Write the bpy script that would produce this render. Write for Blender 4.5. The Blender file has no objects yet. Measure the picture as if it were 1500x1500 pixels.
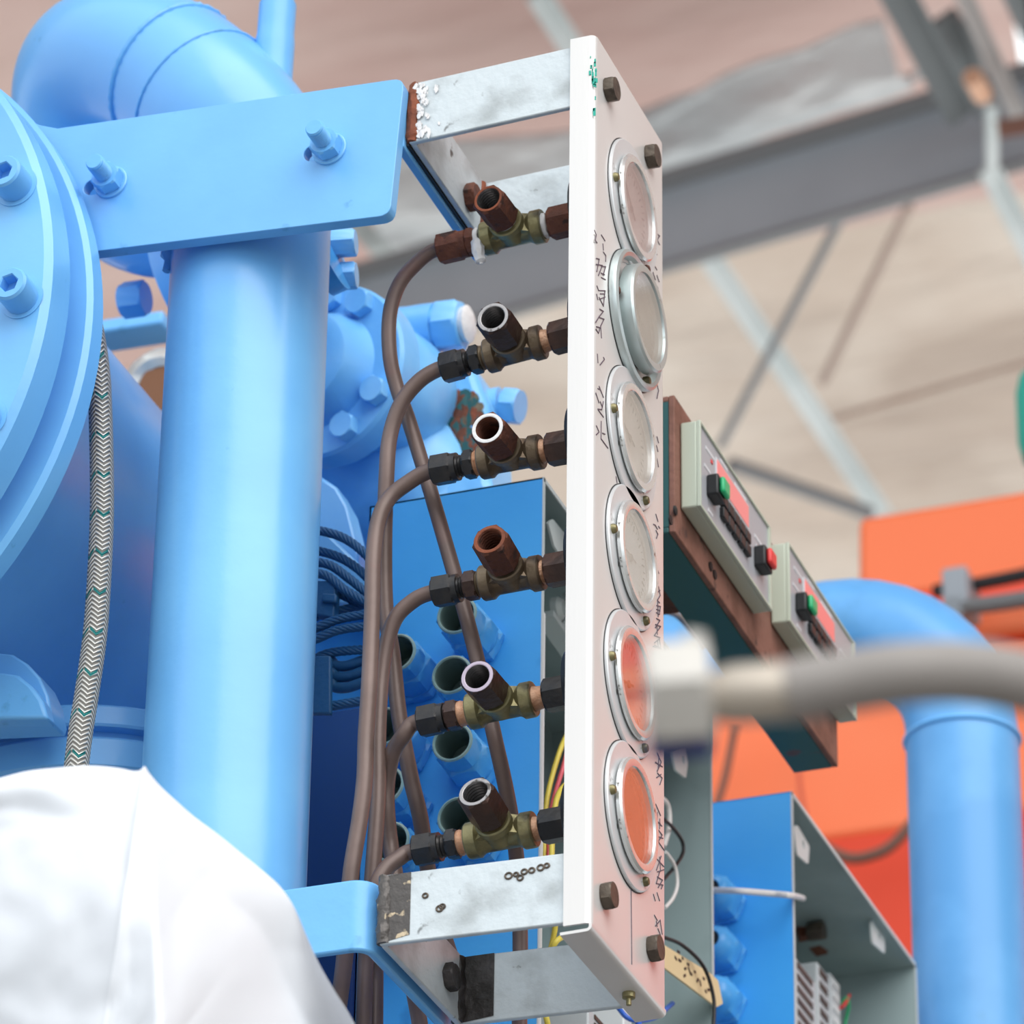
import bpy, bmesh, math, random
from mathutils import Vector as V, Matrix, noise
random.seed(7)
PI = math.pi
C = bpy.context.scene.collection
sc = bpy.context.scene

# ------------------------------------------------------------------ camera (calibrated on the gauge panel)
FPX = 6971.95
TH, RO, AL = 0.508001672, 0.014630869, 0.359082240
ZB = 2.397                                   # height of the panel's lower edge above the floor
PW, PH, PT = 0.12083, 0.548, 0.0152          # panel width, height, edge depth
CAM = V((0.73890, -2.09191, -0.99668 + ZB))
_ch, _sh = math.cos(TH), math.sin(TH)
_F0 = V((-math.sin(AL), math.cos(AL), 0)); _R0 = V((math.cos(AL), math.sin(AL), 0)); _U0 = V((0, 0, 1))
FW = _F0*_ch + _U0*_sh; _U = -_F0*_sh + _U0*_ch
RT = _R0*math.cos(RO) + _U*math.sin(RO); UP = -_R0*math.sin(RO) + _U*math.cos(RO)
def rdir(px, py): return FW + RT*((px-750)/FPX) + UP*((750-py)/FPX)
def ray(px, py, d): return CAM + rdir(px, py)*d
def onX(px, py, x): r = rdir(px, py); return CAM + r*((x-CAM.x)/r.x)
def onY(px, py, y): r = rdir(px, py); return CAM + r*((y-CAM.y)/r.y)
def onZ(px, py, z): r = rdir(px, py); return CAM + r*((z-CAM.z)/r.z)
def depth(p): return (p-CAM).dot(FW)
def sz(px, p): return px*depth(p)/FPX         # metres covered by px pixels at point p
def proj(p):
    v = p-CAM; z = v.dot(FW); return (750+FPX*v.dot(RT)/z, 750-FPX*v.dot(UP)/z)
AX, AY, AZ = V((1,0,0)), V((0,1,0)), V((0,0,1))

cd = bpy.data.cameras.new('camera'); cam = bpy.data.objects.new('camera', cd); C.objects.link(cam)
m = Matrix((RT, UP, -FW)).transposed().to_4x4(); m.translation = CAM; cam.matrix_world = m
cd.sensor_width = 36; cd.lens = FPX/1500*36; cd.clip_start = .05; cd.clip_end = 200
cd.dof.use_dof = True; cd.dof.focus_distance = 2.58; cd.dof.aperture_fstop = 15.5
sc.camera = cam

# ------------------------------------------------------------------ mesh builder
def frame(a):
    a = a.normalized()
    r = AZ if abs(a.z) < .8 else AX
    e1 = a.cross(r).normalized(); return e1, a.cross(e1).normalized()
def catmull(pts, n=8):
    P = [pts[0]*2-pts[1]] + list(pts) + [pts[-1]*2-pts[-2]]; out = []
    for i in range(1, len(P)-2):
        a, b, c, d = P[i-1:i+3]
        for k in range(n):
            t = k/n
            out.append(((b*2) + (c-a)*t + (a*2-b*5+c*4-d)*t*t + (b*3-a-c*3+d)*t**3)*.5)
    out.append(P[-2]); return out
class MB:
    def __init__(s): s.v = []; s.f = []; s.m = []; s.uv = {}
    def add(s, vs, fs, mi=0):
        o = len(s.v); s.v += [V(p) for p in vs]
        for f in fs: s.f.append([o+i for i in f]); s.m.append(mi)
        return s
    def box(s, a, b, mi=0):
        x0,y0,z0 = a; x1,y1,z1 = b
        return s.obox(V(((x0+x1)/2,(y0+y1)/2,(z0+z1)/2)), AX*abs(x1-x0)/2, AY*abs(y1-y0)/2, AZ*abs(z1-z0)/2, mi)
    def obox(s, c, a, b, d, mi=0):
        vs = [c+a*i+b*j+d*k for i in (-1,1) for j in (-1,1) for k in (-1,1)]
        return s.add(vs, [(0,1,3,2),(4,6,7,5),(0,4,5,1),(2,3,7,6),(0,2,6,4),(1,5,7,3)], mi)
    def bar(s, p, q, w, h, up=AZ, mi=0):
        a = (q-p); e = a.cross(up).normalized(); u = e.cross(a).normalized()
        return s.obox((p+q)/2, a/2, e*w/2, u*h/2, mi)
    def prism(s, pts, vec, mi=0):
        n = len(pts); vs = list(pts) + [p+vec for p in pts]
        return s.add(vs, [tuple(range(n))[::-1], tuple(range(n,2*n))] + [(i,(i+1)%n,(i+1)%n+n,i+n) for i in range(n)], mi)
    def tube(s, pts, r, seg=14, cap=True, n=0, mi=0, close=False):
        if n: pts = catmull(pts, n)
        N = len(pts); rs = r if isinstance(r, list) else [r]*N
        if len(rs) != N: rs = [rs[min(len(rs)-1, int(i/(N-1)*(len(rs)-1)+.5))] for i in range(N)]
        tan = [(pts[min(i+1,N-1)]-pts[max(i-1,0)]).normalized() for i in range(N)]
        if close:
            tan = [(pts[(i+1)%N]-pts[i-1]).normalized() for i in range(N)]
        e1, e2 = frame(tan[0]); vs = []; o = len(s.v); L = 0
        for i, p in enumerate(pts):
            if i:
                e1 = (e1 - tan[i]*e1.dot(tan[i])).normalized(); L += (p-pts[i-1]).length
            e2 = tan[i].cross(e1)
            for k in range(seg):
                a = 2*PI*k/seg; vs.append(p + (e1*math.cos(a)+e2*math.sin(a))*rs[i])
                s.uv[o+i*seg+k] = (k/seg, L)
        fs = [(i*seg+k, i*seg+(k+1)%seg, (i+1)*seg+(k+1)%seg, (i+1)*seg+k) for i in range(N-1) for k in range(seg)]
        if close: fs += [((N-1)*seg+k, (N-1)*seg+(k+1)%seg, (k+1)%seg, k) for k in range(seg)]
        elif cap: fs += [tuple(range(seg))[::-1], tuple(range((N-1)*seg, N*seg))]
        return s.add(vs, fs, mi)
    def lathe(s, prof, o, ax, seg=32, mi=0, rot=0, close=False):
        """prof: (radius, height[, hex]) rings along ax; hex rings are hexagons of that corner radius"""
        ax = ax.normalized(); e1, e2 = frame(ax); vs = []; N = len(prof)
        for p in prof:
            hx = len(p) > 2 and p[2]
            for k in range(seg):
                a = 2*PI*k/seg; r = p[0]
                if hx: r *= math.cos(PI/6)/math.cos((a % (PI/3))-PI/6)
                a += rot; vs.append(o + ax*p[1] + (e1*math.cos(a)+e2*math.sin(a))*max(r, 1e-5))
        fs = [(i*seg+k, i*seg+(k+1)%seg, (i+1)*seg+(k+1)%seg, (i+1)*seg+k) for i in range(N-1) for k in range(seg)]
        if close: fs += [((N-1)*seg+k, (N-1)*seg+(k+1)%seg, (k+1)%seg, k) for k in range(seg)]
        else: fs += [tuple(range(seg))[::-1], tuple(range((N-1)*seg, N*seg))]
        return s.add(vs, fs, mi)
    def cyl(s, p, q, r, seg=24, mi=0):
        d = (q-p); return s.lathe([(r,0),(r,d.length)], p, d, seg, mi)
    def rope(s, pts, R, strands=6, pitch=.03, n=10):
        pts = catmull(pts, n); N = len(pts); L = [0]
        for i in range(1, N): L.append(L[-1]+(pts[i]-pts[i-1]).length)
        tan = [(pts[min(i+1,N-1)]-pts[max(i-1,0)]).normalized() for i in range(N)]
        e1, e2 = frame(tan[0]); fr = []
        for i in range(N):
            e1 = (e1 - tan[i]*e1.dot(tan[i])).normalized(); fr.append((e1.copy(), tan[i].cross(e1)))
        for k in range(strands):
            q = [pts[i] + (fr[i][0]*math.cos(2*PI*(k/strands+L[i]/pitch)) + fr[i][1]*math.sin(2*PI*(k/strands+L[i]/pitch)))*R*.62 for i in range(N)]
            s.tube(q, R*.4, 7)
        return s
    def build(s, name, mats, parent=None, bevel=0, ang=35, sub=0, loc=None):
        me = bpy.data.meshes.new(name)
        if parent is not None:
            org = WLOC[parent]
        elif loc is not None: org = loc
        else:
            n = len(s.v); org = V((sum(p.x for p in s.v)/n, sum(p.y for p in s.v)/n, min(p.z for p in s.v)))
        me.from_pydata([p-org for p in s.v], [], s.f)
        mats = mats if isinstance(mats, (list, tuple)) else [mats]
        for mt in mats: me.materials.append(mt)
        for p, i in zip(me.polygons, s.m): p.material_index = min(i, len(mats)-1)
        if s.uv:
            ul = me.uv_layers.new(name='uv')
            for p in me.polygons:
                us = [s.uv.get(v, (0,0)) for v in p.vertices]
                wrap = max(u[0] for u in us)-min(u[0] for u in us) > .5
                for li, u in zip(p.loop_indices, us): ul.data[li].uv = (u[0]+(1 if wrap and u[0] < .5 else 0), u[1])
        bm = bmesh.new(); bm.from_mesh(me); bmesh.ops.recalc_face_normals(bm, faces=bm.faces); bm.to_mesh(me); bm.free()
        me.shade_smooth(); me.set_sharp_from_angle(angle=math.radians(ang))
        o = bpy.data.objects.new(name, me); C.objects.link(o)
        if parent is not None: o.parent = parent; WLOC[o] = org
        else: o.location = org; WLOC[o] = org
        if bevel:
            b = o.modifiers.new('bevel', 'BEVEL'); b.width = bevel; b.segments = 2; b.limit_method = 'ANGLE'; b.angle_limit = math.radians(40); b.harden_normals = False
        if sub:
            b = o.modifiers.new('subdivision', 'SUBSURF'); b.levels = sub; b.render_levels = sub
        return o
WLOC = {}
def tag(o, label=None, cat=None, group=None, kind=None):
    if label: o['label'] = label
    if cat: o['category'] = cat
    if group: o['group'] = group
    if kind: o['kind'] = kind
    return o
def thing(name, loc, label, cat, group=None):
    o = bpy.data.objects.new(name, None); C.objects.link(o); o.location = loc; WLOC[o] = V(loc)
    o.empty_display_size = .02
    return tag(o, label, cat, group)
def plate(loops, vec, mi=0, mb=None):
    """flat outline with holes, extruded along vec"""
    mb = mb or MB(); bm = bmesh.new(); es = []
    for lp in loops:
        vs = [bm.verts.new(p) for p in lp]
        es += [bm.edges.new((vs[i], vs[(i+1)%len(vs)])) for i in range(len(vs))]
    bmesh.ops.triangle_fill(bm, use_beauty=True, use_dissolve=False, edges=es)
    bm.verts.index_update(); n = len(bm.verts)
    vs = [v.co.copy() for v in bm.verts]; fs = [tuple(v.index for v in f.verts) for f in bm.faces]; bm.free()
    allv = vs + [v+vec for v in vs]; F = fs + [tuple(i+n for i in f)[::-1] for f in fs]
    o = 0
    for lp in loops:
        k = len(lp); F += [(o+i, o+(i+1)%k, o+(i+1)%k+n, o+i+n) for i in range(k)]; o += k
    mb.add(allv, F, mi); return mb
def round_poly(pts, r, n=5):
    out = []; N = len(pts)
    for i in range(N):
        p = pts[i]; ri = r[i] if isinstance(r, (list, tuple)) else r
        if ri <= 0: out.append(p); continue
        a = (pts[i-1]-p); b = (pts[(i+1)%N]-p); a.normalize(); b.normalize()
        for k in range(n+1):
            t = k/n; q = p+a*ri; w = p+b*ri
            out.append(q*(1-t)**2 + p*2*t*(1-t) + w*t*t)
    return out

# ------------------------------------------------------------------ materials
def S(r, g, b): return tuple(((c/255)/12.92 if c/255 <= .04045 else ((c/255+.055)/1.055)**2.4) for c in (r, g, b))
def mat(name, col, rough=.5, metal=0, var=None, vscale=20, vlo=.45, vhi=.65, bump=0, bscale=200, coat=0, spec=.5, spots=None, sscale=60, slo=.62, shi=.68, aniso=None, emit=0, bdist=.002):
    M = bpy.data.materials.new(name); M.use_nodes = True; nt = M.node_tree; N = nt.nodes; L = nt.links
    b = N['Principled BSDF']; b.inputs['Roughness'].default_value = rough; b.inputs['Metallic'].default_value = metal
    b.inputs['Specular IOR Level'].default_value = spec
    if coat: b.inputs['Coat Weight'].default_value = coat; b.inputs['Coat Roughness'].default_value = .22
    tc = N.new('ShaderNodeTexCoord'); src = None
    b.inputs['Base Color'].default_value = (*col, 1)
    def layer(prev, color, scale, lo, hi, det=5, stretch=None):
        nz = N.new('ShaderNodeTexNoise'); nz.inputs['Scale'].default_value = scale; nz.inputs['Detail'].default_value = det
        if stretch:
            mp = N.new('ShaderNodeMapping'); mp.inputs['Scale'].default_value = stretch
            L.new(tc.outputs['Object'], mp.inputs['Vector']); L.new(mp.outputs['Vector'], nz.inputs['Vector'])
        else: L.new(tc.outputs['Object'], nz.inputs['Vector'])
        mr = N.new('ShaderNodeMapRange'); mr.inputs['From Min'].default_value = lo; mr.inputs['From Max'].default_value = hi
        L.new(nz.outputs['Fac'], mr.inputs['Value'])
        mx = N.new('ShaderNodeMix'); mx.data_type = 'RGBA'
        L.new(mr.outputs['Result'], mx.inputs['Factor'])
        if prev is None: mx.inputs['A'].default_value = (*col, 1)
        else: L.new(prev, mx.inputs['A'])
        mx.inputs['B'].default_value = (*color, 1)
        return mx.outputs['Result']
    if var: src = layer(src, var, vscale, vlo, vhi, stretch=aniso)
    if spots: src = layer(src, spots, sscale, slo, shi, 8)
    if src: L.new(src, b.inputs['Base Color'])
    if bump:
        nz = N.new('ShaderNodeTexNoise'); nz.inputs['Scale'].default_value = bscale; nz.inputs['Detail'].default_value = 4
        if aniso:
            mp = N.new('ShaderNodeMapping'); mp.inputs['Scale'].default_value = aniso
            L.new(tc.outputs['Object'], mp.inputs['Vector']); L.new(mp.outputs['Vector'], nz.inputs['Vector'])
        else: L.new(tc.outputs['Object'], nz.inputs['Vector'])
        bp = N.new('ShaderNodeBump'); bp.inputs['Strength'].default_value = bump; bp.inputs['Distance'].default_value = bdist
        L.new(nz.outputs['Fac'], bp.inputs['Height']); L.new(bp.outputs['Normal'], b.inputs['Normal'])
    if emit: b.inputs['Emission Color'].default_value = (*col, 1); b.inputs['Emission Strength'].default_value = emit
    return M
BLUE = S(112,181,239); DEEP = S(62,164,238)
M_paint = mat('sky_blue_paint', BLUE, .3, var=S(120,190,244), vscale=9, bump=.12, bscale=90, spots=S(78,148,200), sscale=42, slo=.70, shi=.76, coat=.2)
M_paint2 = mat('sky_blue_paint_worn', BLUE, .36, var=S(112,184,240), vscale=14, bump=.3, bscale=60, spots=S(62,128,170), sscale=30, slo=.64, shi=.74)
M_paint3 = mat('darker_blue_paint', S(92,160,218), .38, var=S(108,176,232), vscale=10, spots=S(70,128,160), sscale=9, slo=.58, shi=.72)  # darker mottled version of the sky blue, for the pipe bend
M_cast = mat('blue_casting_paint', S(112,184,240), .36, var=S(132,198,244), vscale=16, bump=.5, bscale=45, coat=.2)
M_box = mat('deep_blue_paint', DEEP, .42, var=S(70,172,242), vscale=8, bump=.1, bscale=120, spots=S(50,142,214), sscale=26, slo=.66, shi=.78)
M_gland = mat('gland_blue_paint', S(72,160,228), .3, var=S(88,172,234), vscale=30, bump=.3, bscale=90)
M_rope = mat('painted_wire_rope', S(34,92,140), .5, bump=.2, bscale=300)
M_rawedge = mat('bare_sheet_edge', S(196,204,206), .5)
M_grey = mat('grey_green_enamel', S(150,168,170), .5, var=S(134,152,154), vscale=14, bump=.1, bscale=60, spots=S(96,108,108), sscale=18, slo=.66, shi=.8)
M_tab = mat('bare_zinc_tab', S(205,215,216), .45, .1)
M_stain = mat('brushed_stainless', S(222,219,217), .36, .18, var=S(214,211,209), vscale=6, aniso=(1,1,.12), bump=.04, bscale=500, coat=.6)
M_bezel = mat('polished_bezel_steel', S(226,228,228), .26, .7, spots=S(110,108,104), sscale=180, slo=.66, shi=.72, bump=.1, bscale=160)
M_bezel2 = mat('dull_zinc_bezel', S(196,206,206), .36, .75, spots=S(120,120,110), sscale=130, slo=.66, shi=.74)
M_zinc = mat('zinc_plate', S(216,218,220), .36, .35, spots=S(70,66,58), sscale=90, slo=.68, shi=.72)
M_galv = mat('weathered_steel_bar', S(202,210,214), .5, .25, var=S(168,174,176), vscale=34, vlo=.5, vhi=.72, spots=S(86,86,86), sscale=75, slo=.67, shi=.74, bump=.2, bscale=240)
M_weld = mat('heat_stained_weld', S(88,84,82), .45, .5, spots=S(196,178,150), sscale=160, slo=.6, shi=.66, bump=.6, bscale=200)
M_black = mat('burnt_black_weld', S(34,30,28), .5, .2, var=S(66,62,62), vscale=60, bump=.6, bscale=160)
M_rust = mat('rusty_steel', S(92,52,38), .72, .1, var=S(116,66,46), vscale=70, spots=S(60,38,32), sscale=120, slo=.58, shi=.66, bump=.5, bscale=320)
M_orust = mat('bright_rust', S(132,70,44), .8, 0, var=S(96,54,38), vscale=60, bump=.5, bscale=320)
M_dkhex = mat('dark_brown_oxide_steel', S(66,48,42), .42, .35, var=S(84,58,48), vscale=60, bump=.25, bscale=260)
M_blk = mat('black_oxide_steel', S(50,50,52), .36, .5, var=S(66,62,60), vscale=70, bump=.2, bscale=240)
M_end = mat('bare_bright_steel', S(168,164,164), .45, .6, spots=S(90,84,80), sscale=200, slo=.56, shi=.64)
M_lilac = mat('pale_worn_ring', S(186,172,188), .5, .3)
M_bore = mat('threaded_bore_steel', S(120,118,118), .3, .9)
M_brass = mat('dull_brass', S(142,134,96), .38, .55, var=S(112,104,74), vscale=60, spots=S(64,58,46), sscale=80, slo=.6, shi=.72, bump=.35, bscale=180)
M_bronze = mat('brown_bronze', S(120,104,84), .42, .5, var=S(92,74,58), vscale=60, spots=S(60,52,44), sscale=80, slo=.6, shi=.72, bump=.35, bscale=180)
M_copper = mat('copper_thread', S(190,140,108), .5, .3, var=S(214,170,140), vscale=140, bump=.4, bscale=500)
M_tape = mat('white_thread_tape', S(226,224,224), .7, bump=.6, bscale=200)
M_tube = mat('brown_copper_tube', S(104,86,80), .42, .15, var=S(122,102,96), vscale=16, spots=S(128,92,88), sscale=12, slo=.6, shi=.72, bump=.06, bscale=260)
M_bolt = mat('oxidised_bolt', S(94,84,74), .5, .5, var=S(70,62,56), vscale=90, bump=.3, bscale=300)
M_ink = mat('dark_marker_ink', S(104,88,98), .8)
M_teal = mat('teal_paint_smear', S(40,170,150), .6)
M_dial = mat('shaded_dial', S(70,62,60), .6)  # dial shade under the glass is put into this dark colour
M_dialw = mat('white_dial', S(214,218,222), .6)
M_red = mat('red_plastic', S(220,60,60), .4)
M_green = mat('green_button', S(30,170,110), .35)
M_blackp = mat('black_plastic', S(22,24,28), .45)
M_meter = mat('pale_green_grey_plastic', S(186,194,178), .5)
M_face = mat('grey_meter_face', S(170,172,178), .4)
M_disp = mat('pink_red_display', S(250,140,140), .3)
M_white = mat('white_print', S(214,216,220), .6)
M_rust2 = mat('rusty_channel', S(134,92,78), .75, 0, var=S(112,74,60), vscale=40, spots=S(84,58,50), sscale=60, slo=.62, shi=.7, bump=.4, bscale=200)
M_dteal = mat('dark_teal_paint', S(30,84,84), .55, spots=S(84,58,50), sscale=30, slo=.6, shi=.64)
M_orange = mat('orange_paint', S(255,126,78), .55, var=S(255,134,88), vscale=3)
M_orange_shade = mat('shaded_orange_paint', S(250,84,56), .5)  # darker orange, shade of groove and underside put into the colour
M_cloth = mat('white_sheeting', S(224,227,233), .8, bump=.3, bscale=18, bdist=.004)
M_roof = mat('pink_brown_roof_lining', S(184,152,144), .6, var=S(200,176,168), vscale=.9, bump=.7, bscale=2.2, bdist=.12, aniso=(.5,1.3,1), spots=S(176,134,126), sscale=.7, slo=.5, shi=.7)
M_roof2 = mat('beige_roof_lining', S(190,172,158), .6, var=S(158,140,128), vscale=1.0, bump=.8, bscale=2.6, bdist=.14, aniso=(.45,1.8,1), spots=S(202,188,176), sscale=1.2, slo=.48, shi=.68)
M_foil = mat('silver_foil_lining', S(178,180,182), .45, .2, var=S(206,204,204), vscale=1.6, bump=.9, bscale=3.4, bdist=.10, aniso=(.5,1.8,1))
M_steelb = mat('grey_beam_paint', S(158,164,172), .6, var=S(148,154,162), vscale=2)
M_steeld = mat('dark_grey_steel', S(112,112,114), .6)
M_steell = mat('pale_galvanised_truss', S(190,194,194), .5, .1, var=S(176,182,182), vscale=3)
M_dkst = mat('dark_green_grey_steel', S(104,108,110), .6)
M_grst = mat('warm_grey_steel', S(150,144,142), .6)
M_peach = mat('peach_knob', S(206,160,132), .6)
M_brownst2 = mat('faded_brown_steel', S(160,140,130), .7)
M_brownst = mat('brown_steel', S(120,84,72), .7)
M_cabl = mat('reddish_cable', S(214,96,66), .6)
M_sky = mat('skylight_sheet', S(235,240,242), .6, emit=.9)
M_floor = mat('concrete_floor', S(132,130,126), .8, var=S(120,118,114), vscale=2)
M_hosef = mat('grey_hydraulic_hose', S(140,134,130), .55, bump=.2, bscale=200)
M_fitw = mat('satin_steel_fitting', S(190,186,180), .5, .15)
M_ferr = mat('hose_ferrule_steel', S(176,166,154), .45, .35)
M_navy = mat('navy_cap', S(36,48,110), .5)
M_tag = mat('tan_label', S(222,200,156), .6)
M_duct = mat('white_wire_duct', S(216,220,222), .5)
M_term = mat('grey_terminal_plastic', S(186,192,196), .5)
M_yel = mat('yellow_insulation', S(226,206,86), .4)
M_pinkw = mat('pink_red_insulation', S(228,96,110), .4)
M_bluew = mat('blue_insulation', S(50,100,200), .4)
M_wht = mat('white_nylon', S(226,222,220), .4)
M_alu = mat('bare_cast_aluminium', S(206,206,204), .4, .5, var=S(170,170,172), vscale=20, bump=.6, bscale=60)
M_brownbore = mat('brown_bore', S(130,84,54), .6)
# gauge glass: half mirror, half clear
M_glass = bpy.data.materials.new('gauge_glass'); M_glass.use_nodes = True
_n = M_glass.node_tree; _n.nodes.clear()
_o = _n.nodes.new('ShaderNodeOutputMaterial'); _x = _n.nodes.new('ShaderNodeMixShader'); _t = _n.nodes.new('ShaderNodeBsdfTransparent'); _g = _n.nodes.new('ShaderNodeBsdfGlossy')
_g.inputs['Roughness'].default_value = .05; _g.inputs['Color'].default_value = (.96,.95,.95,1); _x.inputs[0].default_value = .46
_n.links.new(_t.outputs[0], _x.inputs[1]); _n.links.new(_g.outputs[0], _x.inputs[2]); _n.links.new(_x.outputs[0], _o.inputs[0])
# braided hose
def braid():
    M = bpy.data.materials.new('steel_braid'); M.use_nodes = True; nt = M.node_tree; N = nt.nodes; L = nt.links; b = N['Principled BSDF']
    uv = N.new('ShaderNodeUVMap'); sp = N.new('ShaderNodeSeparateXYZ'); L.new(uv.outputs[0], sp.inputs[0])
    def math_(op, a, bb=None):
        n = N.new('ShaderNodeMath'); n.operation = op
        for i, q in enumerate((a, bb)):
            if q is None: continue
            if isinstance(q, (int, float)): n.inputs[i].default_value = q
            else: L.new(q, n.inputs[i])
        return n.outputs[0]
    u = math_('MULTIPLY', sp.outputs[0], 2*PI); v = math_('MULTIPLY', sp.outputs[1], 2*PI/.0031)
    # eight carriers round the hose alternate between the two directions
    car = math_('SINE', math_('MULTIPLY', u, 5)); sgn = math_('SIGN', car)
    tri = math_('ABSOLUTE', math_('SUBTRACT', math_('FRACT', math_('MULTIPLY', sp.outputs[0], 5)), .5))
    ph = math_('ADD', v, math_('MULTIPLY', tri, 2*PI*2.4))
    st = math_('SINE', ph); h = math_('ADD', math_('MULTIPLY', st, .5), .5)
    tr = math_('GREATER_THAN', math_('SINE', math_('ADD', math_('MULTIPLY', sp.outputs[1], 2*PI/.0275), math_('MULTIPLY', tri, 2.2))), .965)
    cr = N.new('ShaderNodeMix'); cr.data_type = 'RGBA'; cr.inputs['A'].default_value = (*S(92,88,82),1); cr.inputs['B'].default_value = (*S(206,204,198),1); L.new(h, cr.inputs['Factor'])
    c2 = N.new('ShaderNodeMix'); c2.data_type = 'RGBA'; c2.inputs['B'].default_value = (*S(20,110,108),1); L.new(cr.outputs['Result'], c2.inputs['A'])
    half = math_('GREATER_THAN', math_('SINE', math_('MULTIPLY', u, 2.5)), 0.2)
    L.new(math_('MULTIPLY', tr, half), c2.inputs['Factor']); L.new(c2.outputs['Result'], b.inputs['Base Color'])
    b.inputs['Metallic'].default_value = .5; b.inputs['Roughness'].default_value = .35
    bp = N.new('ShaderNodeBump'); bp.inputs['Strength'].default_value = .8; bp.inputs['Distance'].default_value = .001; L.new(h, bp.inputs['Height']); L.new(bp.outputs[0], b.inputs['Normal'])
    return M
M_braid = braid()
def hexnut(mb, o, ax, R, h, hole=0, mi=0, rot=0, ch=.12):
    c = R*ch
    if hole: mb.lathe([(hole,0),(R*.87,0),(R,c,1),(R,h-c,1),(R*.87,h),(hole,h)], o, ax, 24, mi, rot, close=True)
    else: mb.lathe([(R*.86,0),(R,c,1),(R,h-c,1),(R*.86,h)], o, ax, 24, mi, rot)
    return mb
# ================================================================== gauge panel
pan = thing('gauge_panel', (0, PW/2, ZB), 'tall narrow stainless steel gauge panel with folded edges holding six round gauges', 'panel')
def arc2(cx, cy, r, a0, a1, n=5): return [(cx+r*math.cos(a0+(a1-a0)*i/n), cy+r*math.sin(a0+(a1-a0)*i/n)) for i in range(n+1)]
t_ = .0016; rb = .004
# bent section in XY: side edge (facing -Y), face (facing +X), far edge
prof = [(-PT,0)] + arc2(-rb, rb, rb, -PI/2, 0) + arc2(-rb, PW-rb, rb, 0, PI/2) + [(-PT,PW),(-PT,PW-t_)] + arc2(-rb, PW-rb, rb-t_, PI/2, 0) + arc2(-rb, rb, rb-t_, 0, -PI/2) + [(-PT,t_)]
MB().prism([V((x,y,ZB)) for x,y in prof], AZ*PH).build('face_sheet', M_stain, pan)
# lower edge, folded back under the face, standing a little proud
rb2 = .003
prof2 = [(-PT-.002,-.0046)] + [(x,z) for x,z in arc2(-rb2, -.0012, rb2, -PI/2, 0)] + [(0,.00005),(-t_,.00005)] + [(x,z) for x,z in arc2(-rb2, -.0012, rb2-t_, 0, -PI/2)] + [(-PT-.002,-.0046+t_)]
MB().prism([V((x,.001,ZB+z)) for x,z in prof2], AY*(PW-.002)).build('bottom_flange', M_stain, pan)
MB().prism([V((-PT,.002,ZB+PH)), V((-.0008,.002,ZB+PH)), V((-.0008,PW-.002,ZB+PH)), V((-PT,PW-.002,ZB+PH))], AZ*-.0016).build('top_flange', M_stain, pan)
for px, py in ((896,131),(956,229),(892,1312),(960,1389)):
    p = onX(px, py, .003); p.x = 0
    hexnut(MB(), p, AX, .0078, .0062, rot=PI/6).build('hex_bolt', M_bolt, pan)
p = onX(921, 1467, -.008); p.z = ZB-.0042
MB().lathe([(.0035,0),(.0035,-.003),(.0014,-.0035),(.0014,-.007)], p, AZ, 14).build('screw', M_brass, pan)
# scored line of the protective film under the lowest gauge
a = onX(924,1300,0); b = onX(925,1413,0); a.x = b.x = .0002; MB().bar(a, b, .0004, .0004, AX).build('scored_line', M_ink, pan)
# teal smear on the folded edge
mb = MB()
for i in range(26):
    px = random.gauss(869, 2.6); py = random.choice([random.gauss(102,9), random.gauss(112,10), random.uniform(80,165)])
    y = -.0002; q = onY(px, py, y); w = random.uniform(.0004,.0016)
    mb.obox(q, AX*w*.5, AY*.0002, AZ*w*random.uniform(.8,1.8))
mb.build('teal_paint_smear', M_teal, pan)
# hand writing in marker on the face (right and left column), traced stroke by stroke
def strokes(ox, oy, k, L):
    for pl in L:
        pts = []
        for x, y in pl:
            q = onX(ox+x/k, oy+y/k, .0002); pts.append(q)
        yield pts
strokes_all = []
strokes_all += [[(860+x/6.25, 320+y/6.25) for x, y in pl_] for pl_ in [[(65,105),(85,150),(75,200),(92,222)],[(130,150),(150,180),(165,205)],[(145,230),(150,290)],[(148,305),(172,340),(170,392)],[(85,365),(112,372),(90,482)],[(84,420),(140,430),(105,520)],[(130,440),(170,440),(148,520)],[(130,540),(168,560)],[(128,500),(160,515)],[(90,615),(106,660)],[(88,690),(98,745)],[(110,660),(165,662),(150,800),(112,725)],[(112,740),(165,720)],[(120,690),(160,690)],[(115,830),(150,850),(110,900),(80,950)],[(110,905),(155,922),(125,985),(132,1092)],[(85,990),(120,1000),(105,1050),(82,1012)],[(95,1240),(100,1320)],[(150,1270),(160,1290),(120,1340)],[(640,140),(665,160),(640,200)],[(645,200),(665,240)],[(600,285),(640,330)],[(610,420),(640,470)],[(600,480),(625,560)],[(640,520),(660,580)],[(620,580),(650,640)]]]
strokes_all += [[(860+x/6.25, 540+y/6.25) for x, y in pl_] for pl_ in [[(80,220),(110,312)],[(110,160),(150,262)],[(98,182),(118,190)],[(150,300),(135,375),(100,370)],[(120,300),(140,350)],[(100,375),(150,442)],[(130,480),(128,640),(190,725)],[(85,520),(110,580),(85,605)],[(140,590),(165,600)],[(600,70),(612,150)],[(570,100),(640,140),(655,200),(640,272)],[(640,620),(655,680)],[(635,700),(650,760)],[(640,820),(655,900)],[(630,1330),(650,1400)],[(265,985),(275,1045)]]]
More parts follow.
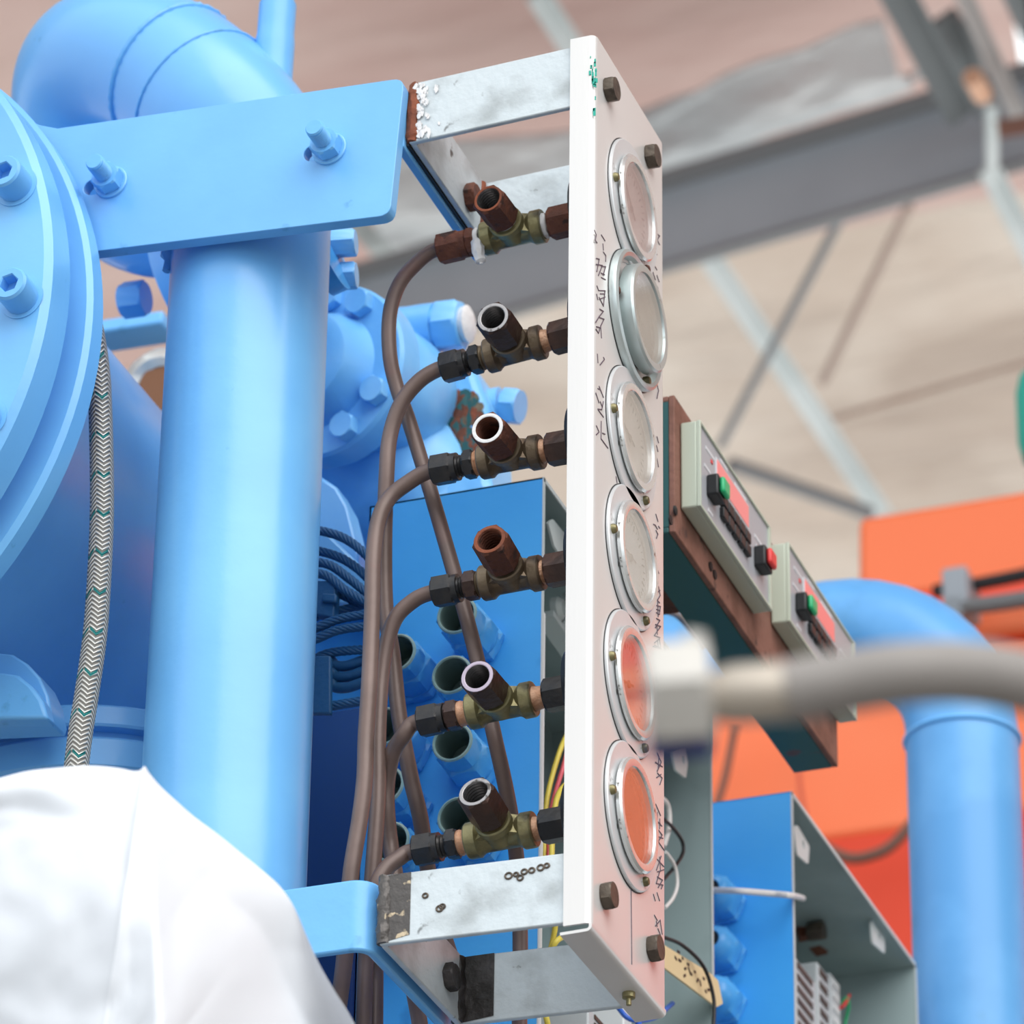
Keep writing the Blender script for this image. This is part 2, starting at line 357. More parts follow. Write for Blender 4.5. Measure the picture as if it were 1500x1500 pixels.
strokes_all += [[(900+x/6.8125, 740+y/6.8125) for x, y in pl_] for pl_ in [[(390,190),(410,200),(430,240)],[(440,210),(455,230)],[(415,250),(435,290),(420,330)],[(400,1375),(450,1335),(462,1425),(402,1400)],[(430,1345),(440,1415)],[(388,1410),(465,1435)],[(410,1190),(462,1210),(400,1300),(455,1322)],[(425,1200),(430,1290)],[(420,1130),(455,1150),(410,1222)],[(412,1000),(460,1010),(450,1090),(420,1072)],[(420,1040),(455,1050)],[(432,940),(438,1110)],[(440,808),(458,900),(430,950),(452,975)],[(428,640),(445,680)],[(430,870),(455,850)]]]
strokes_all += [[(900+x/4.1667, 1060+y/4.1667) for x, y in pl_] for pl_ in [[(262,178),(286,235),(262,290)],[(250,235),(292,262)],[(272,200),(268,270)],[(262,300),(292,332),(278,372)],[(258,330),(285,310)],[(252,490),(282,560)],[(262,540),(262,600),(280,610)],[(278,580),(276,640)],[(266,600),(290,625)],[(270,650),(292,680),(268,720),(304,772)],[(268,690),(296,700)],[(262,828),(302,872)],[(286,808),(258,892)],[(276,812),(282,900)],[(262,905),(302,892)],[(278,900),(256,975),(296,985),(286,1008)],[(262,935),(294,955),(268,1000)],[(238,1040),(250,1082)],[(260,1030),(276,1080)],[(244,1168),(262,1200)],[(250,1236),(280,1200),(292,1285)],[(266,1250),(282,1292)],[(256,1205),(262,1240)]]]
cl = []
for pl_ in strokes_all:
    cen_ = (sum(p[0] for p in pl_)/len(pl_), sum(p[1] for p in pl_)/len(pl_))
    for c_ in cl:
        if any(abs(cen_[0]-q[0]) < 14 and abs(cen_[1]-q[1]) < 9 for q in c_[0]): c_[0].append(cen_); c_[1].append(pl_); break
    else: cl.append(([cen_], [pl_]))
for _, pls in cl:
    mb = MB()
    for pl_ in pls:
        pts = [onX(x, y, .0002) for x, y in pl_]
        for p, q in zip(pts, pts[1:]): mb.bar(p, q+(q-p)*.04, .0006, .0003, AX)
    mb.build('written_character', M_ink, pan)

# ================================================================== six gauges
GA = [(926,306,.0058,0),(927,470,.0112,1),(924,642,.0058,2),(924,817,.0064,3),(922,1002,.0058,4),(923,1196,.0064,5)]
GL = ['topmost round gauge on the steel panel, bright bezel below the upper bolts',
      'second round gauge from the top, zinc bezel standing far out of its wide rim',
      'third round gauge from the top on the panel, polished bezel, just below the protruding one',
      'fourth gauge from the top with white dial and chipped scratched bezel',
      'fifth gauge from the top, reflecting orange, partly behind the blurred hose end',
      'lowest round gauge on the panel, polished bezel and glass reflecting orange above the lower bolts']
for (px, py, out, k), lab in zip(GA, GL):
    c = onX(px, py, .0006); c.x = 0
    g = thing('pressure_gauge', c, lab, 'gauge', 'round gauges on the steel panel')
    dull = k == 1
    FR = .0405; fl = MB()
    if dull: fl.lathe([(.0335,.001),(.0350,.001),(.0365,.0045),(.0385,.0055),(.0402,.0045),(.0408,.0022),(.0405,0),(.0335,0)], c, AX, 56, close=True)
    else: fl.lathe([(.028,.0022),(.0398,.0022),(FR,.0016),(FR,0),(.028,0)], c, AX, 56, close=True)
    fl.build('rim_flange', M_zinc if not dull else M_bezel2, g, ang=28)
    # black ring that draws the dark gap round the flange
    MB().lathe([(FR+.0006,.0004),(FR+.0006,0),(FR-.002,0),(FR-.002,.0004)], c, AX, 56, close=True).build('gap_line', M_blackp, g)
    b0 = .0012; b1 = out; R = .0312
    MB().lathe([(.0255,b1-.003),(.0262,b1-.0002),(.0275,b1),(R-.0012,b1),(R,b1-.0012),(R,b0+.0022),(R-.0010,b0+.0016),(R-.0035,b0+.0015),(R-.0035,b0),(.0262,b0)], c, AX, 64, close=True).build('bezel', M_bezel2 if dull else M_bezel, g, ang=40)
    MB().lathe([(.0262,0),(.0262,.0012)], c+AX*(b1-.0022), AX, 48).build('glass', M_glass, g)
    d = MB(); d.lathe([(.0262,0),(.0262,.0008)], c+AX*(b1-.0070), AX, 48).build('dial', M_dialw if k == 3 else M_dial, g)
    nd = MB(); a0 = 2.4 + .25*k
    u = AY*math.cos(a0)+AZ*math.sin(a0)
    nd.bar(c+AX*(b1-.0052)-u*.007, c+AX*(b1-.0052)+u*.019, .0012, .0004, AX); nd.lathe([(.0022,0),(.0022,.0015)], c+AX*(b1-.0066), AX, 12)
    nd.build('needle', M_blackp, g)
    tk = MB()
    for i in range(28):
        a = math.radians(-45+270*i/27); u = AY*math.cos(a)+AZ*math.sin(a); L = .004 if i % 3 == 0 else .0022
        tk.bar(c+AX*(b1-.0058)+u*(.0235-L), c+AX*(b1-.0058)+u*.0235, .0006 if i % 3 else .0009, .0003, AX)
    tk.build('scale_marks', M_blackp, g)
    for ia, a in enumerate((PI+.02, -1.02, 1.1)):
        u = AY*math.cos(a)+AZ*math.sin(a)
        q = c+u*(.0352 if not dull else .0345)
        if ia == 2: continue
        MB().lathe([(.0027,0),(.0027,.0025),(.0019,.0038),(.0004,.0042)], q+AX*.001, AX, 14).build('screw', (M_rust if (k, ia) in ((0,1),(1,0)) else M_brass), g)
    # case behind the panel
    MB().lathe([(.0285,-.0018),(.0285,-.024),(.024,-.03),(.008,-.031)], c, AX, 40).build('case', M_blackp, g)

# ================================================================== six tee fittings behind the gauges
FY = .058
FT = [ # nutL(x,y), nut end x, nipple start, nipple end, tee start, tee end, hex start, hex end (x,y), branch end px, style
 ((643,366),685,685,698,708,797,806,(834,322),(715,291),0),
 ((648,540),683,690,705,713,796,808,(834,490),(722,465),1),
 ((634,690),671,681,696,704,794,803,(834,654),(714,627),2),
 ((636,868),673,682,700,706,795,801,(834,831),(717,790),3),
 ((615,1058),653,655,673,687,783,799,(834,1013),(699,991),4),
 ((608,1247),645,656,672,685,784,794,(834,1205),(696,1160),5)]
FLAB = ['rusty brass tee fitting with white tape, topmost in the row behind the panel',
        'second tee fitting from the top with black nut and bright branch mouth',
        'third tee fitting from the top, dull bronze, white crust round its branch mouth',
        'fourth tee fitting from the top with red-brown rusty branch nut',
        'fifth tee fitting from the top with a thin white ring round its branch mouth',
        'lowest tee fitting, large brass body just above the steel bracket bar']
TUBE0 = []
for (nl, xn, x1, x2, xt, xe, xh, he, be, k), lab in zip(FT, FLAB):
    A = onY(*nl, FY); B = onY(*he, FY); ax = (B-A).normalized(); Ltot = (B-A).length
    def at(x):
        lo, hi = 0, 1
        for _ in range(30):
            mid = (lo+hi)/2
            if proj(A+(B-A)*mid)[0] < x: lo = mid
            else: hi = mid
        return A+(B-A)*lo
    g = thing('tee_fitting', at((xt+xe)/2), lab, 'pipe fitting', 'tee fittings behind the gauges')
    top = k == 0
    P0, Pn, P1, P2, Pt, Pe, Ph = A, at(xn), at(x1), at(x2), at(xt), at(xe), at(xh)
    dn = lambda p, q: (q-p).length
    L = dn(P0,Pn); mb = MB()
    mb.lathe([(.0046,0),(.0078,0),(.0093,.0008,1),(.0093,L*.74,1),(.0080,L*.80),(.0080,L),(.0046,L)], P0, ax, 24, rot=.35, close=True)
    mb.build('compression_nut', M_rust if top else M_blk, g, ang=25)
    th = MB(); Lr = dn(Pn,Pt); n = 7; pr = []
    for i in range(n+1):
        h = Lr*i/n; pr += [(.0064,h),(.0057,h+Lr/n*.5)]
    th.lathe(pr, Pn, ax, 20); th.build('threaded_nipple', M_blk if not top else M_dkhex, g, ang=20)
    hexnut(MB(), P1, ax, .0086, dn(P1,P2), rot=.2).build('nipple_hex', M_rust if top else (M_blk if k in (1,2,5) else M_dkhex), g, ang=25)
    if k == 0:
        for q0, q1, drop in ((P2,Pt,1),(Pe,Ph,0)):
            tp = MB(); l = dn(q0,q1)
            tp.lathe([(.0058,0),(.0072,l*.1),(.0076,l*.5),(.0070,l*.9),(.0058,l)], q0-ax*.001, ax, 18)
            if drop:
                c = q0+ax*l*.6-AY*.006
                tp.tube([c+AZ*-.004, c+AZ*-.011+AX*.001, c+AZ*-.017+AX*.002, c+AZ*-.020+AX*.003], [.0034,.0038,.0032,.0008], 8, n=3)
            for p in tp.v: p += noise.noise_vector(p*420)*.0009
            tp.build('thread_tape', M_tape, g)
    else:
        l = dn(P2,Pt); MB().lathe([(.0068,0),(.0072,l*.3),(.0066,l*.6),(.0072,l)], P2, ax, 18).build('copper_thread', M_bronze if k in (1,3) else M_copper, g)
        l = dn(Pe,Ph); MB().lathe([(.0072,-.001),(.0066,l*.3),(.0062,l*.7),(.0066,l)], Pe, ax, 18).build('copper_thread', M_copper, g)
    # tee body: rings at the ends, a waist with flat shoulders, a collar for the branch
    mt = M_brass if k in (0,4,5) else M_bronze
    l = dn(Pt,Pe); R = .0100; mb = MB()
    mb.lathe([(.006,0),(R*.94,0),(R,.0008),(R,l*.17),(R*.9,l*.2),(R*.80,l*.25),(R*.80,l*.75),(R*.9,l*.80),(R,l*.83),(R,l-.0008),(R*.94,l),(.006,l)], Pt, ax, 28, close=True)
    mid = Pt+ax*l*.5
    E_ = onY(*be, FY-.037); bd = (E_-mid).normalized(); bl = (E_-mid).length
    mb.lathe([(.0092,0),(.0090,.004),(.0088,.0075),(.0102,.0088),(.0102,.0126),(.0095,.0134),(.006,.0134)], mid, bd, 28)
    for sgn in (-1,1):   # webs between branch and run
        e = ax*sgn; mb.prism([mid+bd*.001+e*.006, mid+bd*.009+e*.0075, mid+bd*.005+e*(l*.42), mid+bd*.001+e*(l*.42)], ax.cross(bd)*.006)
        mb.prism([mid+bd*.001+e*.006, mid+bd*.009+e*.0075, mid+bd*.005+e*(l*.42), mid+bd*.001+e*(l*.42)], ax.cross(bd)*-.006)
    mb.build('tee_body', mt, g, ang=30)
    # hex branch nipple pointing out towards the viewer's side, open mouth
    s0 = .0128; MB().lathe([(.0070,0),(.0077,.0012),(.0071,.0024),(.0075,.0036)], mid+bd*s0, bd, 18).build('branch_thread', (M_tape if k == 0 else M_bronze if k != 5 else M_copper), g)
    s1 = s0+.0026; h = bl-s1; Rb = .0107 if k else .0100; hr = .0070
    mb = MB(); fr_ = frame(bd)
    mb.lathe([(hr,h-.018),(Rb*.80,0),(Rb*.86,0),(Rb,.0012,1),(Rb,h-.0012,1),(Rb*.86,h)], mid+bd*s1, bd, 24, 0, rot=.25)
    mb.f.pop(); mb.m.pop()                     # open outer end
    mb.f.pop(); mb.m.pop()
    mb.build('branch_nut', [M_rust, M_dkhex, M_rust, M_rust, M_dkhex, M_dkhex][k], g, ang=25)
    MB().lathe([(hr,0),(hr+.0004,.0003),(Rb*.84,.0002),(Rb*.86,-.0002),(hr,-.0012)], mid+bd*bl, bd, 28, close=True).build('branch_mouth', [M_orust, M_end, M_tape, M_orust, M_lilac, M_end][k], g)
    pr = []; nth = 9
    for i in range(nth+1):
        hh = -.019+.019*i/nth; pr += [(hr,hh),(hr-.0005,hh+.001)] if i < nth else [(hr,hh)]
    bo = MB(); bo.lathe(pr, mid+bd*bl, bd, 24); bo.f.pop(); bo.m.pop(); bo.build('threaded_bore', M_bore if k not in (2,3) else M_rust, g, ang=15)
    # connector hex at the gauge
    l = dn(Ph,B)+.006; hexnut(MB(), Ph, ax, .0098, l, rot=.2).build('gauge_connector', [M_rust, M_dkhex, M_dkhex, M_dkhex, M_blk, M_blk][k], g, ang=25)
    TUBE0.append((A, ax))

# ================================================================== six capillary tubes
def tube_path(pl):
    return [onY(x, y, Y) for x, y, Y in pl]
TP = [
 [(610,386,.058),(585,416,.058),(571,460,.06),(571,520,.064),(582,570,.07),(600,620,.074),(638,745,.08),(690,930,.088),(724,1078,.095),(744,1170,.11),(756,1250,.135),(761,1330,.155),(762,1420,.16),(760,1560,.16)],
 [(612,560,.058),(587,592,.058),(571,640,.060),(566,700,.062),(563,800,.070),(565,893,.075),(575,960,.08),(585,1050,.085),(602,1140,.095),(616,1200,.105),(630,1290,.13),(655,1386,.15),(690,1480,.17),(720,1560,.18)],
 [(598,707,.058),(570,730,.056),(554,765,.052),(547,820,.048),(545,900,.046),(541,1000,.044),(536,1080,.044),(534,1140,.043),(527,1200,.044),(514,1280,.045),(508,1360,.05),(504,1410,.055),(494,1490,.06),(486,1560,.06)],
 [(604,881,.058),(580,905,.058),(566,945,.060),(558,1000,.062),(554,1080,.062),(554,1150,.062),(551,1210,.063),(545,1290,.066),(539,1370,.07),(535,1420,.075),(531,1560,.08)],
 [(592,1076,.058),(576,1102,.064),(567,1145,.073),(567,1190,.078),(573,1245,.085),(582,1300,.08),(595,1380,.11),(606,1450,.13),(615,1500,.14),(622,1560,.14)],
 [(585,1257,.056),(566,1272,.052),(552,1296,.05),(549,1330,.055),(549,1380,.075),(550,1430,.09),(549,1560,.09)]]
TLAB = ['brown copper tube from the top tee fitting, crossing to the right as it falls',
        'brown copper tube from the second tee fitting, running down behind the bundle',
        'brown copper tube from the third tee fitting, outermost at the left of the bundle',
        'brown copper tube from the fourth tee fitting, falling straight between its neighbours',
        'reddish brown tube from the fifth tee fitting, curving down behind the lower bracket',
        'short brown tube bending from the lowest tee fitting behind the blue bracket']
for (A, ax), pl, lab, rr in zip(TUBE0, TP, TLAB, (.0043,.0045,.0046,.0044,.0045,.0044)):
    pts = [A+ax*.006, A-ax*.004] + tube_path(pl)
    o = MB().tube(pts, rr, 16, n=8).build('capillary_tube', M_tube, ang=60)
    tag(o, lab, 'tube', 'copper tubes from the gauge fittings')

# ================================================================== steel U brackets carrying the panel
def ubracket(name, lab, fl, fr, hgt, lend, black, yb=PW-.004):
    """fl, fr: front bar lower left / right pixels; flat bars 3.5 mm thick"""
    z = onY(*fl, 0).z; x0 = onY(*fl, 0).x
    zr = onY(*fr, 0).z; x1 = -.0048
    g = thing(name, V((x0, 0, z)), lab, 'bracket', 'steel brackets behind the panel')
    t = .0036
    yb -= .0019; dz = (zr-z)/(onY(*fr,0).x-x0)
    A0 = V((x0,.0019,z)); A1 = V((x1,.0019,z+dz*(x1-x0)))
    MB().prism([A0, A1, A1+AZ*hgt, A0+AZ*hgt], AY*t).build('front_bar', M_galv, g, bevel=.0008)
    MB().prism([p+AY*(yb-t) for p in (A0, A1, A1+AZ*hgt, A0+AZ*hgt)], AY*t).build('back_bar', M_galv, g, bevel=.0008)
    MB().prism([A0+AY*t, A0+AY*(yb-t), A0+AY*(yb-t)+AZ*hgt, A0+AY*t+AZ*hgt], AX*t).build('web_bar', M_galv, g, bevel=.0006)
    # welds at the two corners
    for y, m_ in ((-.0006, M_weld if black else M_orust), (yb-t-.004, M_black if black else M_orust)):
        w = MB(); w.tube([A0+V((.002,y+.002,hgt*q)) for q in (.02,.2,.4,.6,.8,.98)], [.0034,.0042,.0037,.0043,.0036,.0032], 10, n=4)
        for p in w.v: p += noise.noise_vector(p*300)*.0009
        w.build('corner_weld', m_, g)
    return g, A0, A1, t
gT, tA, tB, t = ubracket('panel_bracket', 'upper grey flat steel bracket with rusty welded corner behind the panel top', (597,207), (833,154), .0405, 0, False)
gB, lA, lB, t = ubracket('panel_bracket', 'lower grey flat steel bracket with burnt welds under the lowest tee fitting', (553,1382), (824,1350), .0395, 0, True)
# heat tint bands next to the welds of the lower bracket, white residue at the top one
MB().prism([lA+V((.0002,-.0003,.0006)), lA+V((.017,-.0003,.0034)), lA+V((.017,-.0003,.0388)), lA+V((.0002,-.0003,.0388))], AY*.0003).build('heat_stain', M_weld, gB)
MB().prism([lA+V((.0036,PW-.0101,.0006)), lA+V((.022,PW-.0101,.0024)), lA+V((.022,PW-.0101,.0388)), lA+V((.0036,PW-.0101,.0388))], AY*.0003).build('heat_stain', M_black, gB)
mb = MB()
for i in range(60):
    q = tA+V((.0035+abs(random.gauss(0,.0055)), -.0002-.00002*i, random.uniform(.002,.0385))); r_ = random.uniform(.0006,.0020)
    n_ = random.randint(5,8); a_ = random.random()*6; pg = [q+V((math.cos(a_+2*PI*k/n_)*r_*random.uniform(.5,1.1),0,math.sin(a_+2*PI*k/n_)*r_*random.uniform(.8,1.9))) for k in range(n_)]
    mb.prism(pg, AY*-.0003)
mb.build('white_residue', M_tape, gT)
for px, py in ((745,1283),(756,1281),(768,1277),(779,1275),(792,1271),(801,1268),(762,1286),(648,1328),(644,1331),(623,1312)):
    q = onY(px, py, .0017); r_ = random.uniform(.0012,.0019)
    MB().tube([q+V((math.cos(a)*r_,0,math.sin(a)*r_*.9)) for a in [2*PI*i/12 for i in range(12)]], .0006, 6, close=True).build('weld_spatter', M_bolt, gB)
p = onX(685, 290, tA.x+t); hexnut(MB(), p-AX*.0005, AX, .0085, .007).build('hex_bolt', M_rust, gT)
p = onX(655, 1432, lA.x+t); hexnut(MB(), p-AX*.0005, AX, .008, .006).build('hex_bolt', M_black, gB)
# ================================================================== blue machinery at the left
# ---- support column
def axis_pt(px, py, Y): return onY(px, py, Y)
CY = .052
ct = onY(378, 372, CY); cr = sz(118.5, onY(362, 590, CY))
cx_ = (onY(362,590,CY).x + onY(327,1120,CY).x)/2
col = MB().lathe([(cr-.004,0),(cr,.003),(cr,ct.z+.055),(cr-.004,ct.z+.058)], V((cx_, CY, 0)), AZ, 72).build('support_column', M_paint, ang=40)
tag(col, 'thick vertical sky blue pipe column below the bolted blue plate', 'column')
# bead of weld where the column meets the plate, left edge
mb = MB(); c0 = V((cx_-cr*.93, CY-cr*.42, 0))
mb.tube([V((c0.x, c0.y, onY(272,355,CY).z)), V((c0.x, c0.y, onY(272,385,CY).z)), V((c0.x-.001, c0.y, onY(270,420,CY).z))], [.006,.005,.002], 10, n=5)
for p in mb.v: p += noise.noise_vector(p*200)*.0012
mb.build('weld_bead', M_paint2, col)

# ---- mounting plate with two slots
PYF = -.0085
def P_(x, y): return onY(x, y, PYF)
outl = [P_(*q) for q in ((0,150),(30,172),(58,183),(84,188))]
outl += round_poly([P_(84,188), P_(592,114), P_(571,315), P_(131,369)], [0,.007,.007,0])[1:]
outl = [p for i, p in enumerate(outl) if i == 0 or (p-outl[i-1]).length > 1e-5]
outl += [P_(60,378), P_(0,388)]
def slot(px, py, L, r):
    c = P_(px, py); d = (P_(px+10, py-1.45)-c).normalized(); e = V((d.z,0,-d.x)); out = []
    for i in range(9): a = PI/2+PI*i/8; out.append(c-d*(L/2-r)+d*math.cos(a)*r+e*math.sin(a)*r)
    for i in range(9): a = -PI/2+PI*i/8; out.append(c+d*(L/2-r)+d*math.cos(a)*r+e*math.sin(a)*r)
    return out
pl = plate([outl, slot(150,272,.024,.0052), slot(473,222,.024,.0052)], AY*.0085).build('mounting_plate', M_paint, bevel=.0016)
tag(pl, 'large sky blue flat plate with two slotted stud bolts, across the top of the column', 'plate')
# leg of the plate running back along the steel bracket
q = onY(588, 214, -.001)
leg = MB().prism([V((tA.x-.0075,-.001,tA.z-.0035)), V((tA.x-.0075,PW+.006,tA.z-.0035)), V((tA.x-.0075,PW+.006,tA.z+.036)), V((tA.x-.0075,-.001,tA.z+.036))], AX*.0055).build('back_leg', M_paint2, pl, bevel=.001)
MB().prism([V((tA.x-.0022,.003,tA.z-.001)), V((tA.x-.0022,PW,tA.z-.001)), V((tA.x-.0022,PW,tA.z+.034)), V((tA.x-.0022,.003,tA.z+.034))], AX*.0020).build('black_shim', M_blackp, pl)
for px, py in ((163,268),(483,219)):
    c = P_(px, py); s = thing('stud_bolt', c, None, None); s.parent = pl; s.location = c-WLOC[pl]
    MB().lathe([(.0105,0),(.0105,-.0014),(.0098,-.0019),(.005,-.0019),(.005,0)], c, AY, 32, close=True).build('washer', M_paint, s)
    hexnut(MB(), c-AY*.0018, -AY, .0093, .0085, rot=.3).build('nut', M_paint2, s, ang=25)
    pr = []
    for i in range(9): h = .010+.013*i/9; pr += [(.0055,h),(.0050,h+.0007)]
    pr += [(.0053,.0235),(.0046,.0245)]
    MB().lathe(pr, c, -AY, 22).build('stud', M_paint2, s, ang=20)

# ---- lower blue bracket, bent round to run back along the steel bracket
zb0 = onY(545, 1385, 0).z; zl = lA.z
xR = lA.x-.0045; hB = .040
pth = [(onY(400,1300,0).x-.03, 0.0)] + [(xR-.012+.012*math.sin(a), .012-.012*math.cos(a)) for a in [PI/2*i/8 for i in range(9)]] + [(xR, PW+.012)]
inn = [(pth[0][0], .005)] + [(xR-.012+.007*math.sin(a), .012-.007*math.cos(a)) for a in [PI/2*i/8 for i in range(9)]] + [(xR-.005, PW+.012)]
for L_ in (pth, inn):
    pass
mbx = MB(); ring = [V((x,y,zl-.0015)) for x,y in pth] + [V((x,y,zl-.0015)) for x,y in inn[::-1]]
mbx.prism(ring, AZ*hB); br = mbx.build('column_bracket', M_paint2, bevel=.0012, ang=50)
tag(br, 'bent sky blue strap from the column to the lower steel bracket', 'bracket')

# ---- big flange pair with cap screws
import itertools
def fitcirc(pts):
    # least squares circle in XZ
    import numpy as np
    A = np.array([[2*p.x, 2*p.z, 1] for p in pts]); b = np.array([p.x**2+p.z**2 for p in pts])
    s = np.linalg.lstsq(A, b, rcond=None)[0]; return s[0], s[1], math.sqrt(s[2]+s[0]**2+s[1]**2)
F1 = -.078
fx, fz, frr = fitcirc([onY(x,y,F1) for x,y in ((0,138),(30,173),(53,230),(67,287),(73,333),(72,400),(63,467),(43,543),(20,610),(0,650))])
FC = V((fx,0,fz)); print('FLANGE', FC, frr)
fl = thing('pipe_flange', V((fx,F1,fz-frr)), 'big round sky blue flange pair with socket head screws at the left edge', 'flange')
MB().lathe([(frr*.5,-.004),(frr-.035,0),(frr-.004,0),(frr,.004),(frr,.026),(frr-.003,.029),(frr*.5,.029)], V((fx,F1,fz)), AY, 120).build('front_disc', M_paint, fl, ang=28)
MB().lathe([(frr-.035,.028),(frr-.035,.047)], V((fx,F1,fz)), AY, 96).build('gasket_ring', M_paint2, fl)
MB().lathe([(frr*.5,.046),(frr+.001,.046),(frr+.004,.049),(frr+.004,.062),(frr+.002,.0645),(frr*.5,.0645)], V((fx,F1,fz)), AY, 120).build('rear_disc', M_paint, fl, ang=28)
ca = []
for px, py in ((27,272),(29,438)):
    c = onY(px, py, F1); ca.append(c)
R0 = sum(((c.x-fx)**2+(c.z-fz)**2)**.5 for c in ca)/2
a1 = math.atan2(ca[0].z-fz, ca[0].x-fx); a2 = math.atan2(ca[1].z-fz, ca[1].x-fx); da = a1-a2
for k in range(-2, 4):
    a = a2+da*k; c = V((fx+R0*math.cos(a), F1, fz+R0*math.sin(a)))
    s = MB(); R = .0104
    s.lathe([(R*.98,-.001),(R,0),(R,.0165),(R-.0012,.018),(.0062,.018,1),(.0056,.0172,1),(.0054,.010,1)], c, -AY, 36, rot=.2)
    s.build('cap_screw', M_paint2, fl, ang=28)
    MB().lathe([(R*1.25,0),(R*1.25,.0008),(R,.0008),(R,0)], c, -AY, 30, close=True).build('washer', M_paint, fl)
# ---- big pipe behind the flange: runs back, bends down to a second flange pair
R2 = .192
bp_ = MB().lathe([(R2-.01,.003),(R2,.005),(R2,.60),(R2-.01,.61)], V((fx,0,fz)), AY, 140).build('large_pipe', M_paint, ang=40)
tag(bp_, 'large sky blue pipe behind the big flange and the braided hose', 'pipe')
ring_r = .104; zc_ = onY(150,1146,.20); rx = zc_.x; zf = zc_.z; yc = .20
lf = thing('pipe_flange', V((rx,yc,zf-.10)), 'sky blue horizontal flange pair just above the white sheeting, under the large pipe', 'flange')
MB().lathe([(.05,0),(ring_r-.002,0),(ring_r,-.002),(ring_r,-.0125),(ring_r-.001,-.014),(.05,-.014)], V((rx,yc,zf)), AZ, 120).build('upper_disc', M_paint2, lf, ang=28)
MB().lathe([(.05,-.012),(ring_r-.009,-.012),(ring_r-.009,-.024),(.05,-.024)], V((rx,yc,zf)), AZ, 96).build('gasket_ring', M_paint2, lf)
MB().lathe([(.05,-.022),(ring_r+.001,-.022),(ring_r+.003,-.024),(ring_r+.003,-.040),(ring_r+.001,-.042),(.05,-.042)], V((rx,yc,zf)), AZ, 120).build('lower_disc', M_paint2, lf, ang=28)
MB().lathe([(.07,-.042),(.07,-.35)], V((rx,yc,zf)), AZ, 72).build('pipe_stub', M_paint, lf, ang=28)
# ---- rounded lug at the far left
yl = .06
lg = [onY(x,y,yl) for x,y in ((-70,1052),(-70,958),(-10,955),(18,958),(40,972),(58,992),(70,1018),(75,1045),(72,1056),(-70,1062))]
lo = plate([lg], AY*.022).build('lifting_lug', M_paint, bevel=.004)
lg2 = [onY(x,y,yl-.012) for x,y in ((-70,1054),(-70,986),(0,984),(26,988),(46,1004),(62,1026),(70,1052))]
plate([lg2], AY*.0125).build('front_pad', M_paint2, lo, bevel=.002)
tag(lo, 'rounded sky blue lug above the lower flange at the left edge', 'lug')
# ---- braided hose
hp = [(128,455,.00),(136,490,.004),(144,545,.006),(147,600,.006),(149,680,.004),(149,760,.0),(145,850,-.006),(139,930,-.012),(128,1010,-.018),(117,1080,-.024),(108,1160,-.03),(100,1260,-.036)]
hr = sz(17.5, onY(147,700,.03))
ho = MB().tube([onY(x,y,Y) for x,y,Y in hp], hr, 28, n=10).build('braided_hose', M_braid, ang=60)
tag(ho, 'steel braided hose with teal tracer hanging between the big flange and the column', 'hose')

# ---- elbow pipe at the top left
EY = .17
ep = [(398,350,.20),(396,330,.195),(390,300,.19),(372,240,.18),(335,185,.17),(275,128,.17),(215,95,.175),(165,90,.185),(135,112,.20),(128,160,.22),(142,215,.24),(172,262,.26),(215,292,.27),(270,300,.27),(330,300,.27)]
er = sz(112, onY(200,100,.2))
eo = MB().tube([onY(x,y,Y) for x,y,Y in ep], er, 56, n=6).build('elbow_pipe', M_paint, ang=60)
tag(eo, 'thick sky blue elbow pipe with weld rings rising above the plate at top left', 'pipe')
def ringat(i, frac, bead):
    pts = catmull([onY(x,y,Y) for x,y,Y in ep], 6); j = int(i*6+frac*6); t = (pts[j+1]-pts[j-1]).normalized(); e1, e2 = frame(t)
    mb = MB(); N = 90
    mb.tube([pts[j]+(e1*math.cos(2*PI*k/N)+e2*math.sin(2*PI*k/N))*(er+.0002) for k in range(N)], [bead*(1+.35*math.sin(k*2.7)) for k in range(N)], 8, close=True)
    return mb
ringat(5, .35, .0017).build('weld_ring', M_paint2, eo); ringat(4, .75, .0010).build('weld_ring', M_paint2, eo)
# nozzle standing on the elbow
n0 = onY(400, 80, .17); n1 = onY(411, -40, .17)
MB().tube([n0-AZ*.04, onY(402,75,.17), onY(405,35,.17), onY(407,8,.17)], [.0145,.0125,.0118,.0118], 28, n=4).build('nozzle', M_paint2, eo)
MB().tube([onY(407,10,.17), onY(408,-2,.17), onY(409,-40,.17)], [.0118,.0095,.009], 24).build('nozzle_tip', M_paint2, eo)

# ---- flange of that pipe edge-on between big flange and column
cF = onY(330, 425, .33); axf = (AX*1.0+AZ*.25-AY*.12).normalized()
vf = thing('pipe_flange', cF, 'sky blue flange seen edge-on with a hex bolt, left of the column under the plate', 'flange')
MB().lathe([(.02,-.012),(.052,-.012),(.053,-.010),(.053,.006),(.02,.006)], onY(300,418,.30), axf, 72).build('flange_disc', M_paint, vf, ang=28)
MB().lathe([(.02,.012),(.050,.012),(.050,.026),(.02,.026)], onY(300,418,.30), axf, 72).build('mating_disc', M_paint2, vf, ang=28)
bb = onY(214, 436, .30); b2 = onY(178, 441, .30); dB = (b2-bb).normalized()
hexnut(MB(), bb, dB, .0125, .017, rot=.2).build('hex_bolt', M_paint2, vf)
